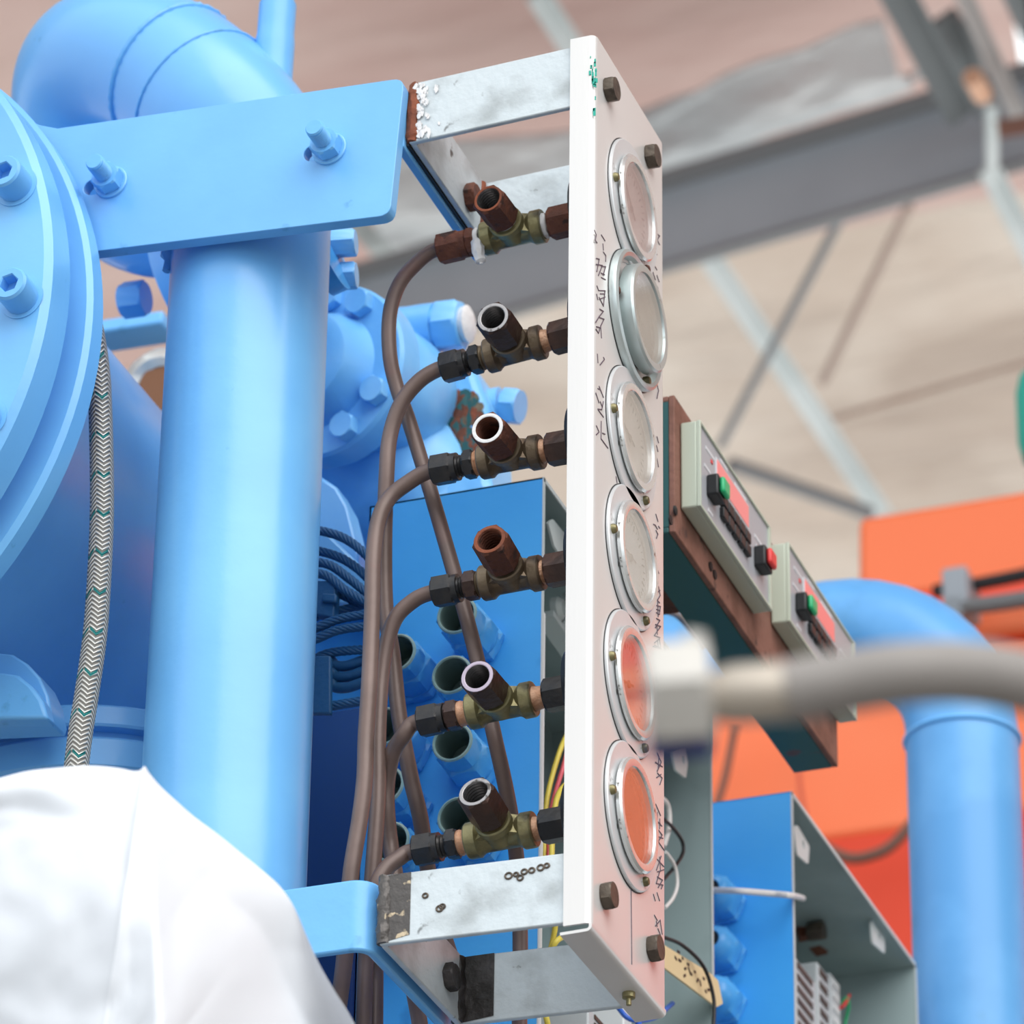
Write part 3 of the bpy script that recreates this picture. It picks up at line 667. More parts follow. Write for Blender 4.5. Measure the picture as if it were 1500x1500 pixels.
# ---- bar and bare casting further back
a_ = onY(120, 498, .62); b_ = onY(250, 478, .62)
o = MB().bar(a_, b_, .03, .011).build('cross_bar', M_paint2, bevel=.002); tag(o, 'short sky blue bar seen in the gap left of the column', 'bar')
cc = onY(243, 572, .60); axc = (-AY+AX*.15-AZ*.25).normalized()
o = thing('valve_casting', cc, 'bare silver casting with a brown bore in the gap left of the column', 'casting')
mb = MB(); mb.lathe([(.017,.010),(.024,.012),(.030,.008),(.034,-.002),(.036,-.02),(.030,-.05),(.016,-.05),(.016,-.02)], cc, axc, 40, close=True)
for p in mb.v: p += noise.noise_vector(p*45)*.004
mb.build('body', M_alu, o); MB().lathe([(.0172,.0105),(.0160,-.03),(.001,-.031)], cc, axc, 32).build('bore', M_brownbore, o)

# ---- pump casting right of the column
pc = thing('pump_casting', onY(560, 720, .33), 'blurred sky blue pump casting with round bolted cover, between the column and the tubes', 'pump')
dc = onY(478, 545, .30); axp = (-AY*.9-AX*.18-AZ*.1).normalized()
rd = sz(136, dc)
MB().lathe([(rd*.40,.030),(rd*.52,.026),(rd*.60,.012),(rd*.66,.004),(rd*.97,.003),(rd,.0),(rd,-.018),(rd*.9,-.022),(rd*.5,-.022)], dc, axp, 80).build('cover_disc', M_cast, pc, ang=30)
e1, e2 = frame(axp)
for px, py in ((545,462),(541,572),(516,640),(500,440)):
    c = onY(px, py, .30); d = c-dc; d -= axp*d.dot(axp); c = dc+d.normalized()*rd*.82+axp*.003
    hexnut(MB(), c, axp, .0095, .009, rot=.4).build('cover_bolt', M_cast, pc)
# body behind the cover
body = MB()
sec = [(dc+axp*-.02, rd*.74), (dc+axp*-.05+AX*.01, rd*.74), (onY(590,610,.38), rd*.70), (onY(640,660,.42), rd*.58), (onY(690,700,.47), rd*.44)]
body.tube([s_[0] for s_ in sec], [s_[1] for s_ in sec], 48, n=5)
for p in body.v: p += noise.noise_vector(p*14)*.006
body.build('housing', M_cast, pc, ang=60)
low = MB(); low.tube([onY(430,640,.40), onY(520,650,.40), onY(600,720,.40), onY(640,800,.41)], [.055,.062,.055,.045], 40, n=6)
low.build('lower_housing', M_cast, pc, ang=60)
def stub(pts, rs, name='stub', m_=M_cast):
    return MB().tube([onY(x,y,Y) for x,y,Y in pts], rs, 24, n=3).build(name, m_, pc)
stub([(585,486,.36),(640,480,.36)], [.016,.0165], 'outlet_stub')
a = onY(640,480,.36); d = (onY(690,474,.36)-a).normalized(); hexnut(MB(), a, d, .0175, .018, rot=.3).build('stub_nut', M_cast, pc)
MB().lathe([(.011,.017),(.0125,.022),(.010,.0235)], a, d, 24).build('stub_end', M_tape, pc)
stub([(690,600,.40),(735,592,.40)], [.012,.0115], 'side_stub')
a = onY(738,594,.40); d = (onY(780,597,.40)-a).normalized(); hexnut(MB(), a, d, .0125, .012, rot=.3).build('side_nut', M_cast, pc)
# webbed block of the body, with an oily patch
blk = [onY(x,y,.37) for x,y in ((605,520),(690,525),(712,590),(716,700),(735,735),(640,740),(600,650))]
plate([blk], AY*.05).build('side_block', M_cast, pc, bevel=.006)
ol = MB()
for i in range(60):
    px = random.gauss(683,12); py = random.uniform(575,660); q = onY(px,py,.3695); w_ = random.uniform(.002,.006)
    ol.lathe([(w_,0),(w_*.8,.0004)], q, (AY+AX*random.uniform(-.1,.1)), 9, mi=random.choice((0,0,1,2)))
ol.build('oily_patch', [M_dteal, M_orust, M_bronze], pc)
# small flange with nuts hugging the column top on its right
for px, py, Y, r_ in ((501,354,.12,.0088),(502,402,.13,.0088)):
    c = onY(px,py,Y); hexnut(MB(), c-AX*.01, (AX+AY*.2).normalized(), r_, .018, rot=.3).build('neck_nut', M_cast, pc)
c = onY(470,365,.10); MB().lathe([(.02,-.004),(.030,-.004),(.030,.006),(.02,.006)], onY(468,362,.11), (AX+AZ*.3).normalized(), 48).build('neck_ring', M_gland, pc)

# ---- painted wire rope coil with lug
wr = thing('wire_rope_coil', onY(500, 1015, .17), 'dark blue painted wire rope coil hanging between the column and the blue box', 'rope')
RY = .165
rp = [((430,772),(480,780),(515,795),(560,835)),((430,800),(485,812),(520,830),(560,868)),((430,822),(478,826),(512,848),(560,888)),((430,838),(475,842),(508,866),(555,892)),((430,862),(490,868),(520,880),(560,892)),
      ((440,915),(470,900),(505,893),(560,878)),((436,930),(468,918),(500,906),(560,896)),((432,948),(465,935),(500,922),(560,915)),((430,985),(460,966),(492,955),(560,950)),((430,1040),(480,1035),(510,1030),(560,1022))]
for i, pl_ in enumerate(rp):
    mb = MB(); mb.rope([onY(x,y,RY+.006*math.sin(i*1.7)) for x,y in pl_], sz(7.2, onY(500,900,RY)), pitch=.022, n=9); mb.build('rope_turn', M_rope, wr, ang=80)
for k, (y0) in enumerate((968,984,1000)):
    mb = MB(); mb.tube([onY(x,y,RY+.01) for x,y in ((486,y0),(492,y0+7),(510,y0+7),(540,y0-3),(570,y0-8))], sz(8, onY(500,980,RY)), 14, n=6); mb.build('rope_bight', M_rope, wr)
MB().prism([onY(x,y,RY-.006) for x,y in ((462,850),(492,850),(489,905),(462,900))], AY*.008).build('clamp_plate', M_rope, wr, bevel=.001)
MB().prism([onY(x,y,RY-.009) for x,y in ((472,868),(493,870),(492,882),(470,880))], AY*.004).build('clamp_bar', M_rope, wr, bevel=.001)
MB().prism([onY(x,y,RY-.004) for x,y in ((455,960),(484,960),(484,1045),(450,1045))], AY*.004).build('hanging_strap', M_rope, wr, bevel=.001)
lgp = [onY(x,y,.24) for x,y in ((430,690),(468,696),(492,712),(508,740),(518,780),(524,800),(524,860),(430,860))]
o = plate([lgp], AY*.02).build('lug_plate', M_paint, bevel=.002); tag(o, 'rounded sky blue lug plate behind the wire rope, right of the column', 'lug')
lgp = [onY(x,y,.20) for x,y in ((430,760),(462,764),(500,800),(540,838),(545,890),(430,880))]
o = plate([lgp], AY*.012).build('rope_saddle', M_paint, bevel=.002); tag(o, 'pale blue saddle plate carrying the wire rope turns', 'plate')
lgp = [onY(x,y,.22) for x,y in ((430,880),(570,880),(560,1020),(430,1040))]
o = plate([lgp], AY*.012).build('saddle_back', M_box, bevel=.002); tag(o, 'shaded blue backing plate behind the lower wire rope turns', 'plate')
# ---- dark blue plate, the deep shadow behind the column put into its colour
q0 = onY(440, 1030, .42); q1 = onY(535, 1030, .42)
o = MB().box((q0.x,.42,q0.z-.9),(q1.x,.46,q0.z+.10)).build('shadow_plate', mat('dark_blue_shadow_tone', S(14,66,124), .5), bevel=.004); tag(o, 'dark blue plate standing in for the shadow between the column and the box', 'machine')
# ================================================================== electrical boxes
def ebox(name, lab, YB, tr, leftpx, farpx, H, group):
    """tr: top right corner pixel of the blue face; open side looks along +X"""
    p = onY(*tr, YB); x1 = p.x; z1 = p.z; x0 = onY(leftpx, tr[1], YB).x
    # far wall
    lo, hi = .05, 1.5
    for _ in range(40):
        m_ = (lo+hi)/2
        if proj(V((x1,YB+m_,z1)))[0] < farpx: lo = m_
        else: hi = m_
    W_ = lo; z0 = z1-H; t = .0022
    b = thing(name, V(((x0+x1)/2, YB+W_/2, z0)), lab, 'electrical box', group)
    o = MB(); Y0, Y1 = YB, YB+W_
    def sheet(P, n_, ins):   # P: four corners outside; n_: inward vector
        pass
    # outside sheets (deep blue), inside skin (grey green), bare edges
    out = MB()
    out.box((x0,Y0,z0),(x1,Y0+t*.5,z1)); out.box((x0,Y1-t*.5,z0),(x1,Y1,z1)); out.box((x0,Y0,z1-t*.5),(x1,Y1,z1)); out.box((x0,Y0,z0),(x0+t*.5,Y1,z1)); out.box((x0,Y0,z0),(x1,Y1,z0+t*.5))
    out.build('enclosure', M_box, b)
    i_ = MB(); e = t*.5; s = .0001; h = t*.55
    i_.box((x0+e,Y0+e+s,z0+e),(x1-.0003,Y0+e+h,z1-e)); i_.box((x0+e,Y1-e-h,z0+e),(x1-.0003,Y1-e-s,z1-e)); i_.box((x0+e,Y0+e,z1-e-h),(x1-.0003,Y1-e,z1-e-s)); i_.box((x0+e+s,Y0+e,z0+e),(x0+e+h,Y1-e,z1-e)); i_.box((x0+e,Y0+e,z0+e+s),(x1-.0003,Y1-e,z0+e+h))
    i_.build('inner_skin', M_grey, b)
    r_ = MB(); k = .0026
    r_.box((x1,Y0-.0002,z0),(x1+.0008,Y0+k,z1)); r_.box((x1,Y1-k,z0),(x1+.0008,Y1,z1)); r_.box((x1,Y0,z1-k),(x1+.0008,Y1,z1+.0002))
    r_.build('rim', M_rawedge, b)
    return b, x0, x1, Y0, Y1, z0, z1
B1 = .215
b1, bx0, bx1, bY0, bY1, bz0, bz1 = ebox('junction_box', 'tall deep blue open junction box behind the tee fittings, with eight cable glands', B1, (795,699), 543, 1041, .48, 'blue junction boxes')
def dome_gland(px, py, YB, parent):
    c = onY(px, py, YB); d = -AY
    g = thing('cable_gland', c, None, None); g.parent = parent; g.location = c-WLOC[parent]
    R = .0150
    hexnut(MB(), c, d, R*1.05, .006, rot=.1).build('lock_nut', M_gland, g, ang=25)
    MB().lathe([(R*.8,.005),(R*.86,.0062),(R,.0072,1),(R,.0165,1),(R*.86,.0185),(R*.84,.021),(R*.78,.025),(R*.66,.0285),(R*.50,.0305),(R*.40,.031),(R*.36,.0302),(R*.34,.020),(.001,.0195)], c, d, 36, rot=.1).build('gland_body', M_gland, g, ang=25)
    MB().lathe([(R*.37,.0304),(R*.35,.0206),(.001,.0202)], c, d, 24).build('mouth', M_blackp, g)
    return g
def gland(px, py, YB, parent, cap=False, sc_=1.0, dirty=False):
    c = onY(px, py, YB); d = -AY
    g = thing('cable_gland', c, None, None); g.parent = parent; g.location = c-WLOC[parent]
    R = .0160*sc_
    hexnut(MB(), c, d, R*1.02, .007*sc_, rot=.1).build('lock_nut', M_gland, g, ang=25)
    b = MB(); ro = .0138*sc_
    b.lathe([(R*.84,.006*sc_),(R*.84,.009*sc_),(R*.86,.0095*sc_),(R*.98,.0105*sc_,1),(R*.98,.023*sc_,1),(R*.84,.0245*sc_),(ro*.93,.025*sc_),(ro,.027*sc_,1),(ro,.036*sc_,1),(ro*.86,.038*sc_),(ro*.80,.0385*sc_),(ro*.76,.0375*sc_),(ro*.74,.012*sc_),(.001,.012*sc_)], c, d, 36, rot=.1)
    b.build('gland_body', M_gland, g, ang=25)
    rm = MB(); rm.lathe([(ro*.85,.0381*sc_),(ro*.80,.0390*sc_),(ro*.75,.0380*sc_),(ro*.735,.013*sc_),(.002,.0125*sc_)], c, d, 30); rm.f.pop(-2); rm.m.pop(-2)
    rm.build('mouth', M_gmouth if not cap else M_blackp, g)
    MB().lathe([(ro*.90,.0380*sc_),(ro*.86,.0392*sc_),(ro*.80,.0394*sc_),(ro*.76,.0384*sc_)], c, d, 30, close=True).build('worn_rim', M_grim if not cap else M_gland, g)
    return g
M_grim = mat('worn_gland_rim', S(132,168,172), .5, var=S(170,190,180), vscale=80)
M_gmouth = mat('dusty_gland_mouth', S(96,120,118), .6, var=S(60,76,80), vscale=60)
for px, py in ((703,943),(696,1030),(697,1128),(705,1236),(615,998),(597,1105),(598,1190),(606,1272),(592,1365)):
    gland(px, py, B1, b1)
# mounting tabs in the box mouth
def tab(name, parent, corners, X, hole=None):
    o = round_poly([onX(x,y,X) for x,y in corners], .002, 3)
    hl = []
    if hole:
        c = onX(*hole, X); hl = [[c+AY*math.cos(a)*.0022+AZ*math.sin(a)*.0032 for a in [2*PI*i/12 for i in range(12)]]]
    return plate([o]+hl, AX*-.0015).build(name, M_tab, parent)
tab('cover_tab', b1, ((803,765),(810,760),(836,792),(836,835),(812,800)), bx1-.006, (829,792))
tab('cover_tab', b1, ((985,1100),(1004,1092),(1008,1118),(1005,1140),(990,1128)), bx1-.006, (1001,1112))
# slotted white wire duct just inside the near wall
dx = bx1-.004; d0 = onX(794,893,dx)
wd = thing('wire_duct', V((dx-.02, d0.y, bz0+.004)), 'white slotted wire duct inside the near edge of the tall blue box', 'wire duct')
yA = onX(788,893,dx).y; yA = max(yA, bY0+.003); yB = yA+.013
mb = MB(); mb.box((dx-.04,yA,bz0+.004),(dx-.0012,yB,d0.z)); mb.build('duct_body', M_duct, wd)
mb = MB(); zz = d0.z-.006
fr0 = MB(); 
fr0.box((dx-.0012,yA,bz0+.004),(dx,yB,d0.z)); fr0.build('duct_cover', M_duct, wd)
for i in range(34):
    z_ = zz-i*.0105
    if z_ < bz0+.01: break
    mb.v.clear(); mb.f.clear(); mb.m.clear(); mb.uv.clear()
sl = MB()
for i in range(40):
    z_ = zz-i*.0098
    if z_ < bz0+.012: break
    sl.box((dx-.0002,yA+.006,z_),(dx+.0002,yA+.0085,z_+.0042))
sl.build('slots', M_bolt, wd)
# loose coloured wires
def wire(pts, X, m_, r, lab, grp=None, cat='wire'):
    o = MB().tube([onX(x,y,X+dx_) for x,y,dx_ in pts], r, 10, n=8).build('wire', m_, ang=80); tag(o, lab, cat, grp); return o
wx = bx1-.012
wire([(836,1066,0),(822,1095,0),(808,1140,-.004),(800,1180,-.006),(797,1240,-.006),(800,1300,-.006)], wx, M_yel, .0016, 'yellow wire bending up out of the duct beside the steel panel, leftmost of its pair')
wire([(836,1080,0),(826,1120,0),(814,1160,-.004),(806,1200,-.006),(803,1280,-.006)], wx+.003, M_pinkw, .0014, 'pink-red wire between the yellow wires beside the steel panel')
wire([(840,1146,0),(826,1152,0),(815,1172,0),(810,1210,0),(808,1260,0),(806,1350,0)], wx+.006, M_yel, .0017, 'yellow wire arching over to the panel just above the lowest tee fitting')
wire([(808,1190,0),(808,1250,.003),(808,1300,.004),(814,1345,.004),(808,1385,0),(800,1400,0)], wx+.009, M_yel, .0016, 'yellow wire hanging below the lowest tee fitting')
wire([(804,1400,0),(816,1378,.006),(836,1370,.008),(856,1376,.006),(875,1392,0)], wx+.008, M_yel, .0017, 'yellow wire looping behind the lower steel bracket')
wire([(795,1478,0),(800,1490,.004),(806,1520,.004)], wx+.006, M_yel, .0017, 'short yellow wire at the bottom edge below the bracket')
wire([(905,1475,0),(918,1490,.006),(935,1495,.01),(960,1490,.01),(985,1470,0)], bx1-.01, M_bluew, .0016, 'blue wire looping below the panel corner')
wire([(928,1478,0),(934,1490,.004),(937,1520,.004)], bx1+.02, M_bluew, .0020, 'blue wire hanging straight down below the panel corner')
wire([(972,1200,0),(985,1212,0),(999,1232,0),(1000,1250,0),(988,1270,0),(972,1288,0)], bx1-.006, M_blackp, .0012, 'thin black wire loop right of the lowest gauge', 'thin wires in the tall box')
wire([(975,1248,0),(988,1268,0),(992,1295,0),(986,1315,0),(974,1330,0)], bx1-.004, M_wht, .0012, 'thin white wire loop right of the lowest bolts of the panel')
wire([(970,1372,0),(1000,1385,.004),(1030,1415,.008),(1044,1455,.01),(1046,1490,.01),(1040,1540,.008)], bx1+.004, M_blackp, .0012, 'thin black wire curving over the tan label')
wire([(965,1166,0),(978,1180,0),(980,1210,0),(972,1240,0)], bx1-.01, M_wht, .0018, 'white cable end behind the right panel edge')
wire([(965,893,0),(990,900,0),(1010,920,.004),(1030,950,.01)], bx1-.02, M_hosef, .0022, 'grey cable dropping below the rusty channel')
# contactor and terminal blocks in the lower part of the tall box
def term(name, lab, x0p, x1p, ytop, X, n, yb=1580, grp='terminal strips'):
    a = onX(x0p, ytop, X); q = onX(x1p, ytop, X); w = q.y-a.y; z0 = onX(x0p, yb, X).z; z1 = a.z
    t_ = thing(name, V((X-.02, a.y+w/2, z0)), lab, 'terminal block', grp)
    MB().box((X-.04,a.y,z0),(X,a.y+w,z1)).build('base', M_term, t_, bevel=.0012)
    pit = (z1-z0)/n
    for i in range(n):
        zc = z1-(i+.5)*pit
        MB().box((X,a.y+w*.18,zc-pit*.28),(X+.0008,a.y+w*.82,zc+pit*.22)).build('clamp', M_bolt if 'tall' in lab or 'bracket' in lab else M_duct, t_)
    return t_
term('terminal_strip', 'grey terminal strip under the lower steel bracket, left of the panel corner', 862, 906, 1474, bx1-.012, 6, 1545)
tag(MB().box((bx1-.05, onX(914,1470,bx1-.012).y, bz0+.01), (bx1-.012, onX(926,1470,bx1-.012).y, onX(914,1470,bx1-.012).z)).build('duct_strip', M_duct, bevel=.001), 'white duct strip right beside the grey terminal strip', 'wire duct')
# parts of the mounting plate seen at the near edge
mp = thing('mounting_rail', V((bx1-.05, bY0+.06, bz1-.2)), 'bare metal rail with clips inside the top of the tall blue box', 'rail')
MB().bar(onX(797,900,bx1-.03), onX(860,990,bx1-.03), .012, .004).build('rail', M_tab, mp)
for px, py in ((811,893),(828,886),(822,925)):
    c = onX(px, py, bx1-.03); MB().lathe([(.0075,0),(.0075,.004),(.005,.007),(.0045,.004),(.003,.003)], c, AX, 20).build('clip', M_tab, mp)
# long inner ledge that lies along the far wall, with the tan label on it
ldg = [onX(x,y,bx1-.004) for x,y in ((978,1398),(1043,1475),(1043,1560),(978,1560))]
# tan label plate
tg = [onX(x,y,bx1+.006) for x,y in ((966,1380),(1040,1425),(1052,1436),(1059,1470),(1050,1475),(966,1412))]
tl = thing('tan_label', tg[0], 'tan label plate with smudged black writing, right of the lowest panel bolt', 'label')
plate([round_poly(tg, .0015, 3)], AX*-.0015).build('label_plate', M_tag, tl)
mb = MB()
for i, (px, py) in enumerate([(990,1400),(996,1408),(1000,1404),(1004,1418),(1010,1422),(1013,1428),(1018,1426),(1022,1436),(1026,1440),(1031,1436),(1034,1448),(1038,1452),(1008,1414),(994,1395),(1003,1428)]):
    q = onX(px, py, bx1+.0062); s_ = random.uniform(.0012,.003)
    mb.bar(q-AY*s_+AZ*random.uniform(-.002,.002), q+AY*s_+AZ*random.uniform(-.002,.002), .0016, .0004, AX)
mb.build('smudged_writing', M_blackp, tl)

# ---- second box
B2 = .64
b2, cx0, cx1, cY0, cY1, cz0, cz1 = ebox('junction_box', 'smaller deep blue open junction box in the lower right, with a terminal strip inside', B2, (1158,1159), 985, 1341, .40, 'blue junction boxes')
for px, py in ((1062,1327),(1062,1401),(1063,1474)): dome_gland(px, py, B2, b2)
tab('cover_tab', b2, ((1163,1212),(1168,1208),(1186,1240),(1184,1266),(1168,1252)), cx1-.006, (1177,1237))
tab('cover_tab', b2, ((1276,1350),(1280,1345),(1297,1372),(1296,1397),(1279,1382)), cx1-.006, (1288,1371))
tab('cover_tab', b2, ((1308,1476),(1314,1468),(1317,1484),(1314,1520),(1306,1520)), cx1-.03)
tb = term('terminal_strip', 'tall light grey terminal strip inside the smaller box at lower right', 1161, 1194, 1396, cx1-.03, 12, 1600)
term('terminal_strip', 'narrow white terminal row right beside the tall grey strip in the smaller box', 1197, 1213, 1408, cx1-.036, 10, 1600)
term('terminal_strip', 'second small white terminal row, nearest the back wall of the smaller box', 1216, 1230, 1424, cx1-.04, 10, 1600)
for px, py in ((1176,1306),(1192,1330),(1254,1396),(1184,1366),(1236,1404)):
    c = onX(px, py, cx1-.05); hexnut(MB(), c, AX, .007, .012, rot=.3).build('inside_nut', M_bolt, b2)
for px0, py0, px1, py1 in ((1168,1335,1180,1375),(1182,1366,1205,1392),(1215,1392,1250,1396)):
    MB().bar(onX(px0,py0,cx1-.06), onX(px1,py1,cx1-.055), .009, .009).build('clamp_bolt', M_rust, b2)
for pts, m_, lab in (([(1232,1470,0),(1240,1462,.004),(1243,1475,.004),(1238,1500,0),(1238,1540,0)], M_green, 'thin green wire beside the white terminal row in the smaller box'), ([(1230,1478,0),(1238,1470,.004),(1244,1458,.004)], M_red, 'short red wire end beside the white terminal row in the smaller box')):
    wire(pts, cx1-.04, m_, .0012, lab)
# white tie between the two boxes
o = MB().tube([onY(1036,1304,B2-.03), onY(1080,1305,B2-.05), onY(1130,1309,B2-.03), onX(1160,1312,cx1+.006), onX(1176,1316,cx1-.012)], .0021, 10, n=6).build('cable_tie', M_wht); tag(o, 'thin white cable tie stretched across the smaller blue box', 'cable tie')

# ================================================================== rusty channel with two digital meters
MX = -.035
ch = thing('rusty_channel', onX(985,780,MX), 'long rusty brown channel rail slanting away right of the panel, carrying two meters', 'channel')
c0 = onX(988, 578, MX); c1 = onX(1230, 1086, MX)
y0_, zt = c0.y, c0.z; y1_ = onX(1200, 1084, MX).y
zbt = onX(983, 770, MX).z; 
hgt = zt-zbt
y1_ = 0; 
# far end: walk along the lower edge until x = 1200
lo, hi = 0, 2
for _ in range(40):
    m_ = (lo+hi)/2
    if proj(V((MX,c0.y+m_,zbt)))[0] < 1228: lo = m_
    else: hi = m_
y1_ = c0.y+lo; print('CHANNEL', c0, y1_, zbt, hgt, proj(V((MX,y1_,zbt))))
dp = .030; t3 = .004
MB().box((MX-t3,y0_,zbt),(MX,y1_,zt)).build('web', M_rust2, ch, bevel=.0008)
MB().box((MX-dp,y0_,zbt),(MX-t3,y1_,zbt+t3)).build('lower_leg', M_dteal, ch, bevel=.0008)
MB().box((MX-dp,y0_,zt-t3),(MX-t3,y1_,zt)).build('upper_leg', M_rust2, ch, bevel=.0008)
MB().box((MX-dp,y0_,zbt+t3),(MX-t3,y0_+t3,zt-t3)).build('end_plate', M_dteal, ch)
aq = onX(1000, 846, MX-.03)
MB().box((MX-.070,aq.y-.01,aq.z-.012),(MX-.031,aq.y+.022,aq.z+.014)).build('support_arm', M_rust, ch, bevel=.001)
for px, py in ((988,748),(981,762),(1040,830),(1046,842)):
    c = onX(px, py, MX); MB().lathe([(.003,0),(.003,.001)], c, AX, 12).build('hole', M_blackp, ch)
M_grill = M_blackp
def meter(tl, tr, bl, lab, red=True):
    X = MX+.0115
    p = onX(*tl, X); q = onX(*tr, X); r_ = onX(*bl, X); w = q.y-p.y
    lo, hi = .01, .3
    for _ in range(40):
        h = (lo+hi)/2
        if proj(V((X,p.y,p.z-h)))[1] < bl[1]: lo = h
        else: hi = h
    mt = thing('digital_meter', V((MX, p.y+w/2, p.z-h)), lab, 'meter', 'digital meters on the rusty channel')
    fw = .004
    MB().box((MX+.0004,p.y,p.z-h),(X-.0006,p.y+w,p.z)).build('case', M_meter, mt, bevel=.0012)
    ring = plate([[V((X-.001,p.y,p.z)),V((X-.001,p.y+w,p.z)),V((X-.001,p.y+w,p.z-h)),V((X-.001,p.y,p.z-h))],[V((X-.001,p.y+fw*.55,p.z-fw*.4)),V((X-.001,p.y+w-fw,p.z-fw*.4)),V((X-.001,p.y+w-fw,p.z-h+fw*.5)),V((X-.001,p.y+fw*.55,p.z-h+fw*.5))]], AX*.0026)
    ring.build('front_frame', M_meter, mt, bevel=.0005)
    MB().box((X-.001,p.y+fw*.5,p.z-h+fw*.4),(X+.0002,p.y+w-fw*.9,p.z-fw*.3)).build('face', M_face, mt)
    def at2(u, v, o=0): return V((X+.0002+o, p.y+w*u, p.z-h*v))
    def pad(u0,u1,v0,v1,t,m_,name,bev=0): a=at2(u0,v0); b=at2(u1,v1); return MB().box((a.x,a.y,b.z),(a.x+t,b.y,a.z)).build(name, m_, mt, bevel=bev)
    pad(.235,.69,.13,.42,.0006,M_white,'display_frame'); d = pad(.245,.68,.15,.40,.0010,M_disp,'display')
    for u, v, m_, nm in ((.16,.62,M_green,'start_button'),(.82,.62,M_red,'stop_button')):
        if nm == 'stop_button' and not red: continue
        a = at2(u-.055, v-.12); b = at2(u+.055, v+.12)
        MB().box((a.x,a.y,b.z),(a.x+.0075,b.y,a.z)).build(nm, M_blackp, mt, bevel=.0012)
        c = at2(u, v, .0075); MB().box((c.x,a.y+w*.012,b.z+h*.03),(c.x+.0035,b.y-w*.012,a.z-h*.03)).build(nm+'_cap', m_, mt, bevel=.0016)
    for i in range(5):
        for j in range(2):
            pad(.285+.08*i,.350+.08*i,.50+.15*j,.62+.15*j,.003,M_blackp,'key',.0006)
    for u0,u1,v in ((.10,.22,.17),(.30,.40,.06),(.50,.66,.08),(.08,.16,.40),(.78,.88,.34),(.13,.19,.86),(.8,.86,.44)): pad(u0,u1,v,v+.035,.0003,M_white,'legend')
    pad(.17,.19,.24,.28,.0006,M_red,'lamp')
    return mt
meter((1022,615),(1126,757),(1018,741), 'first digital meter on the rusty channel, with pink display, green and red buttons')
meter((1152,794),(1249,913),(1148,910), 'second digital meter further along the channel, its lower corner behind the blurred hose', False)

# ================================================================== blue pipe bend at the right
GY = 1.03
gv = [(1409,1120,GY),(1409,1075,GY)]
base = onY(1409, 1072, GY); rg = sz(82.5, base)
hz = onY(1290, 925, GY).z; bR_ = .072
top = base.z + 0
zc = onY(1400, 920, GY).z
pth_ = [V((base.x, GY, base.z-.55)), V((base.x, GY, base.z))]
zE = onY(1300, 918, GY-.0).z
for i in range(1, 11):
    a = PI/2*i/10; pth_.append(V((base.x-(zE-base.z)*(1-math.cos(a)), GY, base.z+(zE-base.z)*math.sin(a))))
pth_.append(pth_[-1]-AX*.25)
rp_ = MB().tube(pth_, rg, 56).build('pipe_bend', M_paint3, ang=60); tag(rp_, 'blurred sky blue pipe bending down at the right, behind the hose', 'pipe')
mb = MB(); N = 60; mb.tube([base-AZ*.008+V((math.cos(2*PI*k/N)*rg,math.sin(2*PI*k/N)*rg,0)) for k in range(N)], .0025, 8, close=True); mb.build('weld_ring', M_paint2, rp_)
# ---- orange machine beyond
OY = 2.6
def OP(x, y, dy=0): return onY(x, y, OY+dy)
om = thing('orange_gantry', OP(1400, 1400), 'large orange gantry girder far behind on the right, blurred', 'crane')
def slab(name, pts, dpt, m_):
    return MB().prism([OP(*p) for p in pts], AY*dpt).build(name, m_, om, bevel=.01)
E_ = 6.0
def long_slab(name, x0, y0t, y0b, slope_t, slope_b, m_, dpt=.5, far=4.5):
    a_ = OP(x0,y0t); b_ = OP(x0,y0b)          # level along X
    return MB().prism([a_, V((far,OY,a_.z)), V((far,OY,b_.z)), b_], AY*dpt).build(name, m_, om, bevel=.01)
long_slab('upper_girder', 1256, 757, 886, -.16, -.155, M_orange, .5, .45)
long_slab('groove', 1300, 870, 925, -.155, -.155, M_orange_shade, .3)
long_slab('rail', 1300, 912, 955, -.165, -.16, M_orange, .45)
long_slab('rail', 1300, 975, 1030, -.165, -.16, M_orange, .45)
long_slab('lower_panel', 1000, 1010, 1262, -.02, -.02, M_orange, .5)
q0 = OP(1000,1262); q1 = V((4.5,OY,q0.z))
MB().prism([q0, q0+V((0,.16,-.40)), q0+V((0,.6,-.40)), q0+AY*.4], q1-q0).build('sloping_underside', M_orange_shade, om)
o = MB().tube([OP(1370,866,-.05), OP(1420,858,-.06), OP(1520,838,-.05), OP(1700,800,-.05)], .008, 10, n=6).build('power_cable', M_blackp); tag(o, 'black cable running along the orange girder', 'cable')
o = MB().tube([OP(1400,888,-.08), OP(1450,885,-.08), OP(1600,862,-.08)], .010, 10, n=6).build('conduit', M_steeld); tag(o, 'grey conduit pipe across the orange girder', 'pipe')
cl_ = thing('cable_clamp', OP(1410,880,-.06), 'grey clamp holding the cable to the orange girder', 'clamp')
MB().obox(OP(1408,875,-.06), AX*.015, AY*.03, AZ*.025).build('body', M_steelb, cl_, bevel=.004); MB().cyl(OP(1398,888,-.09), OP(1398,888,-.03), .012).build('roller', M_steelb, cl_)
for pl_, r_, lab in (([(1078,1060),(1070,1100),(1062,1140),(1050,1180)], 0.0045, 'dark cable hanging in front of the orange machine, leftmost'), ([(1155,1040),(1168,1090),(1172,1150),(1185,1230)], .003, 'thin reddish cable hanging down the middle of the orange machine'), ([(1190,1230),(1240,1256),(1280,1252),(1310,1235),(1345,1195)], .0065, 'thick dark cable sagging in a curve on the orange machine')):
    o = MB().tube([OP(x,y,-.05) for x,y in pl_], r_, 10, n=6).build('hanging_cable', M_cabl if 'thin' in lab else M_brownst); tag(o, lab, 'cable')

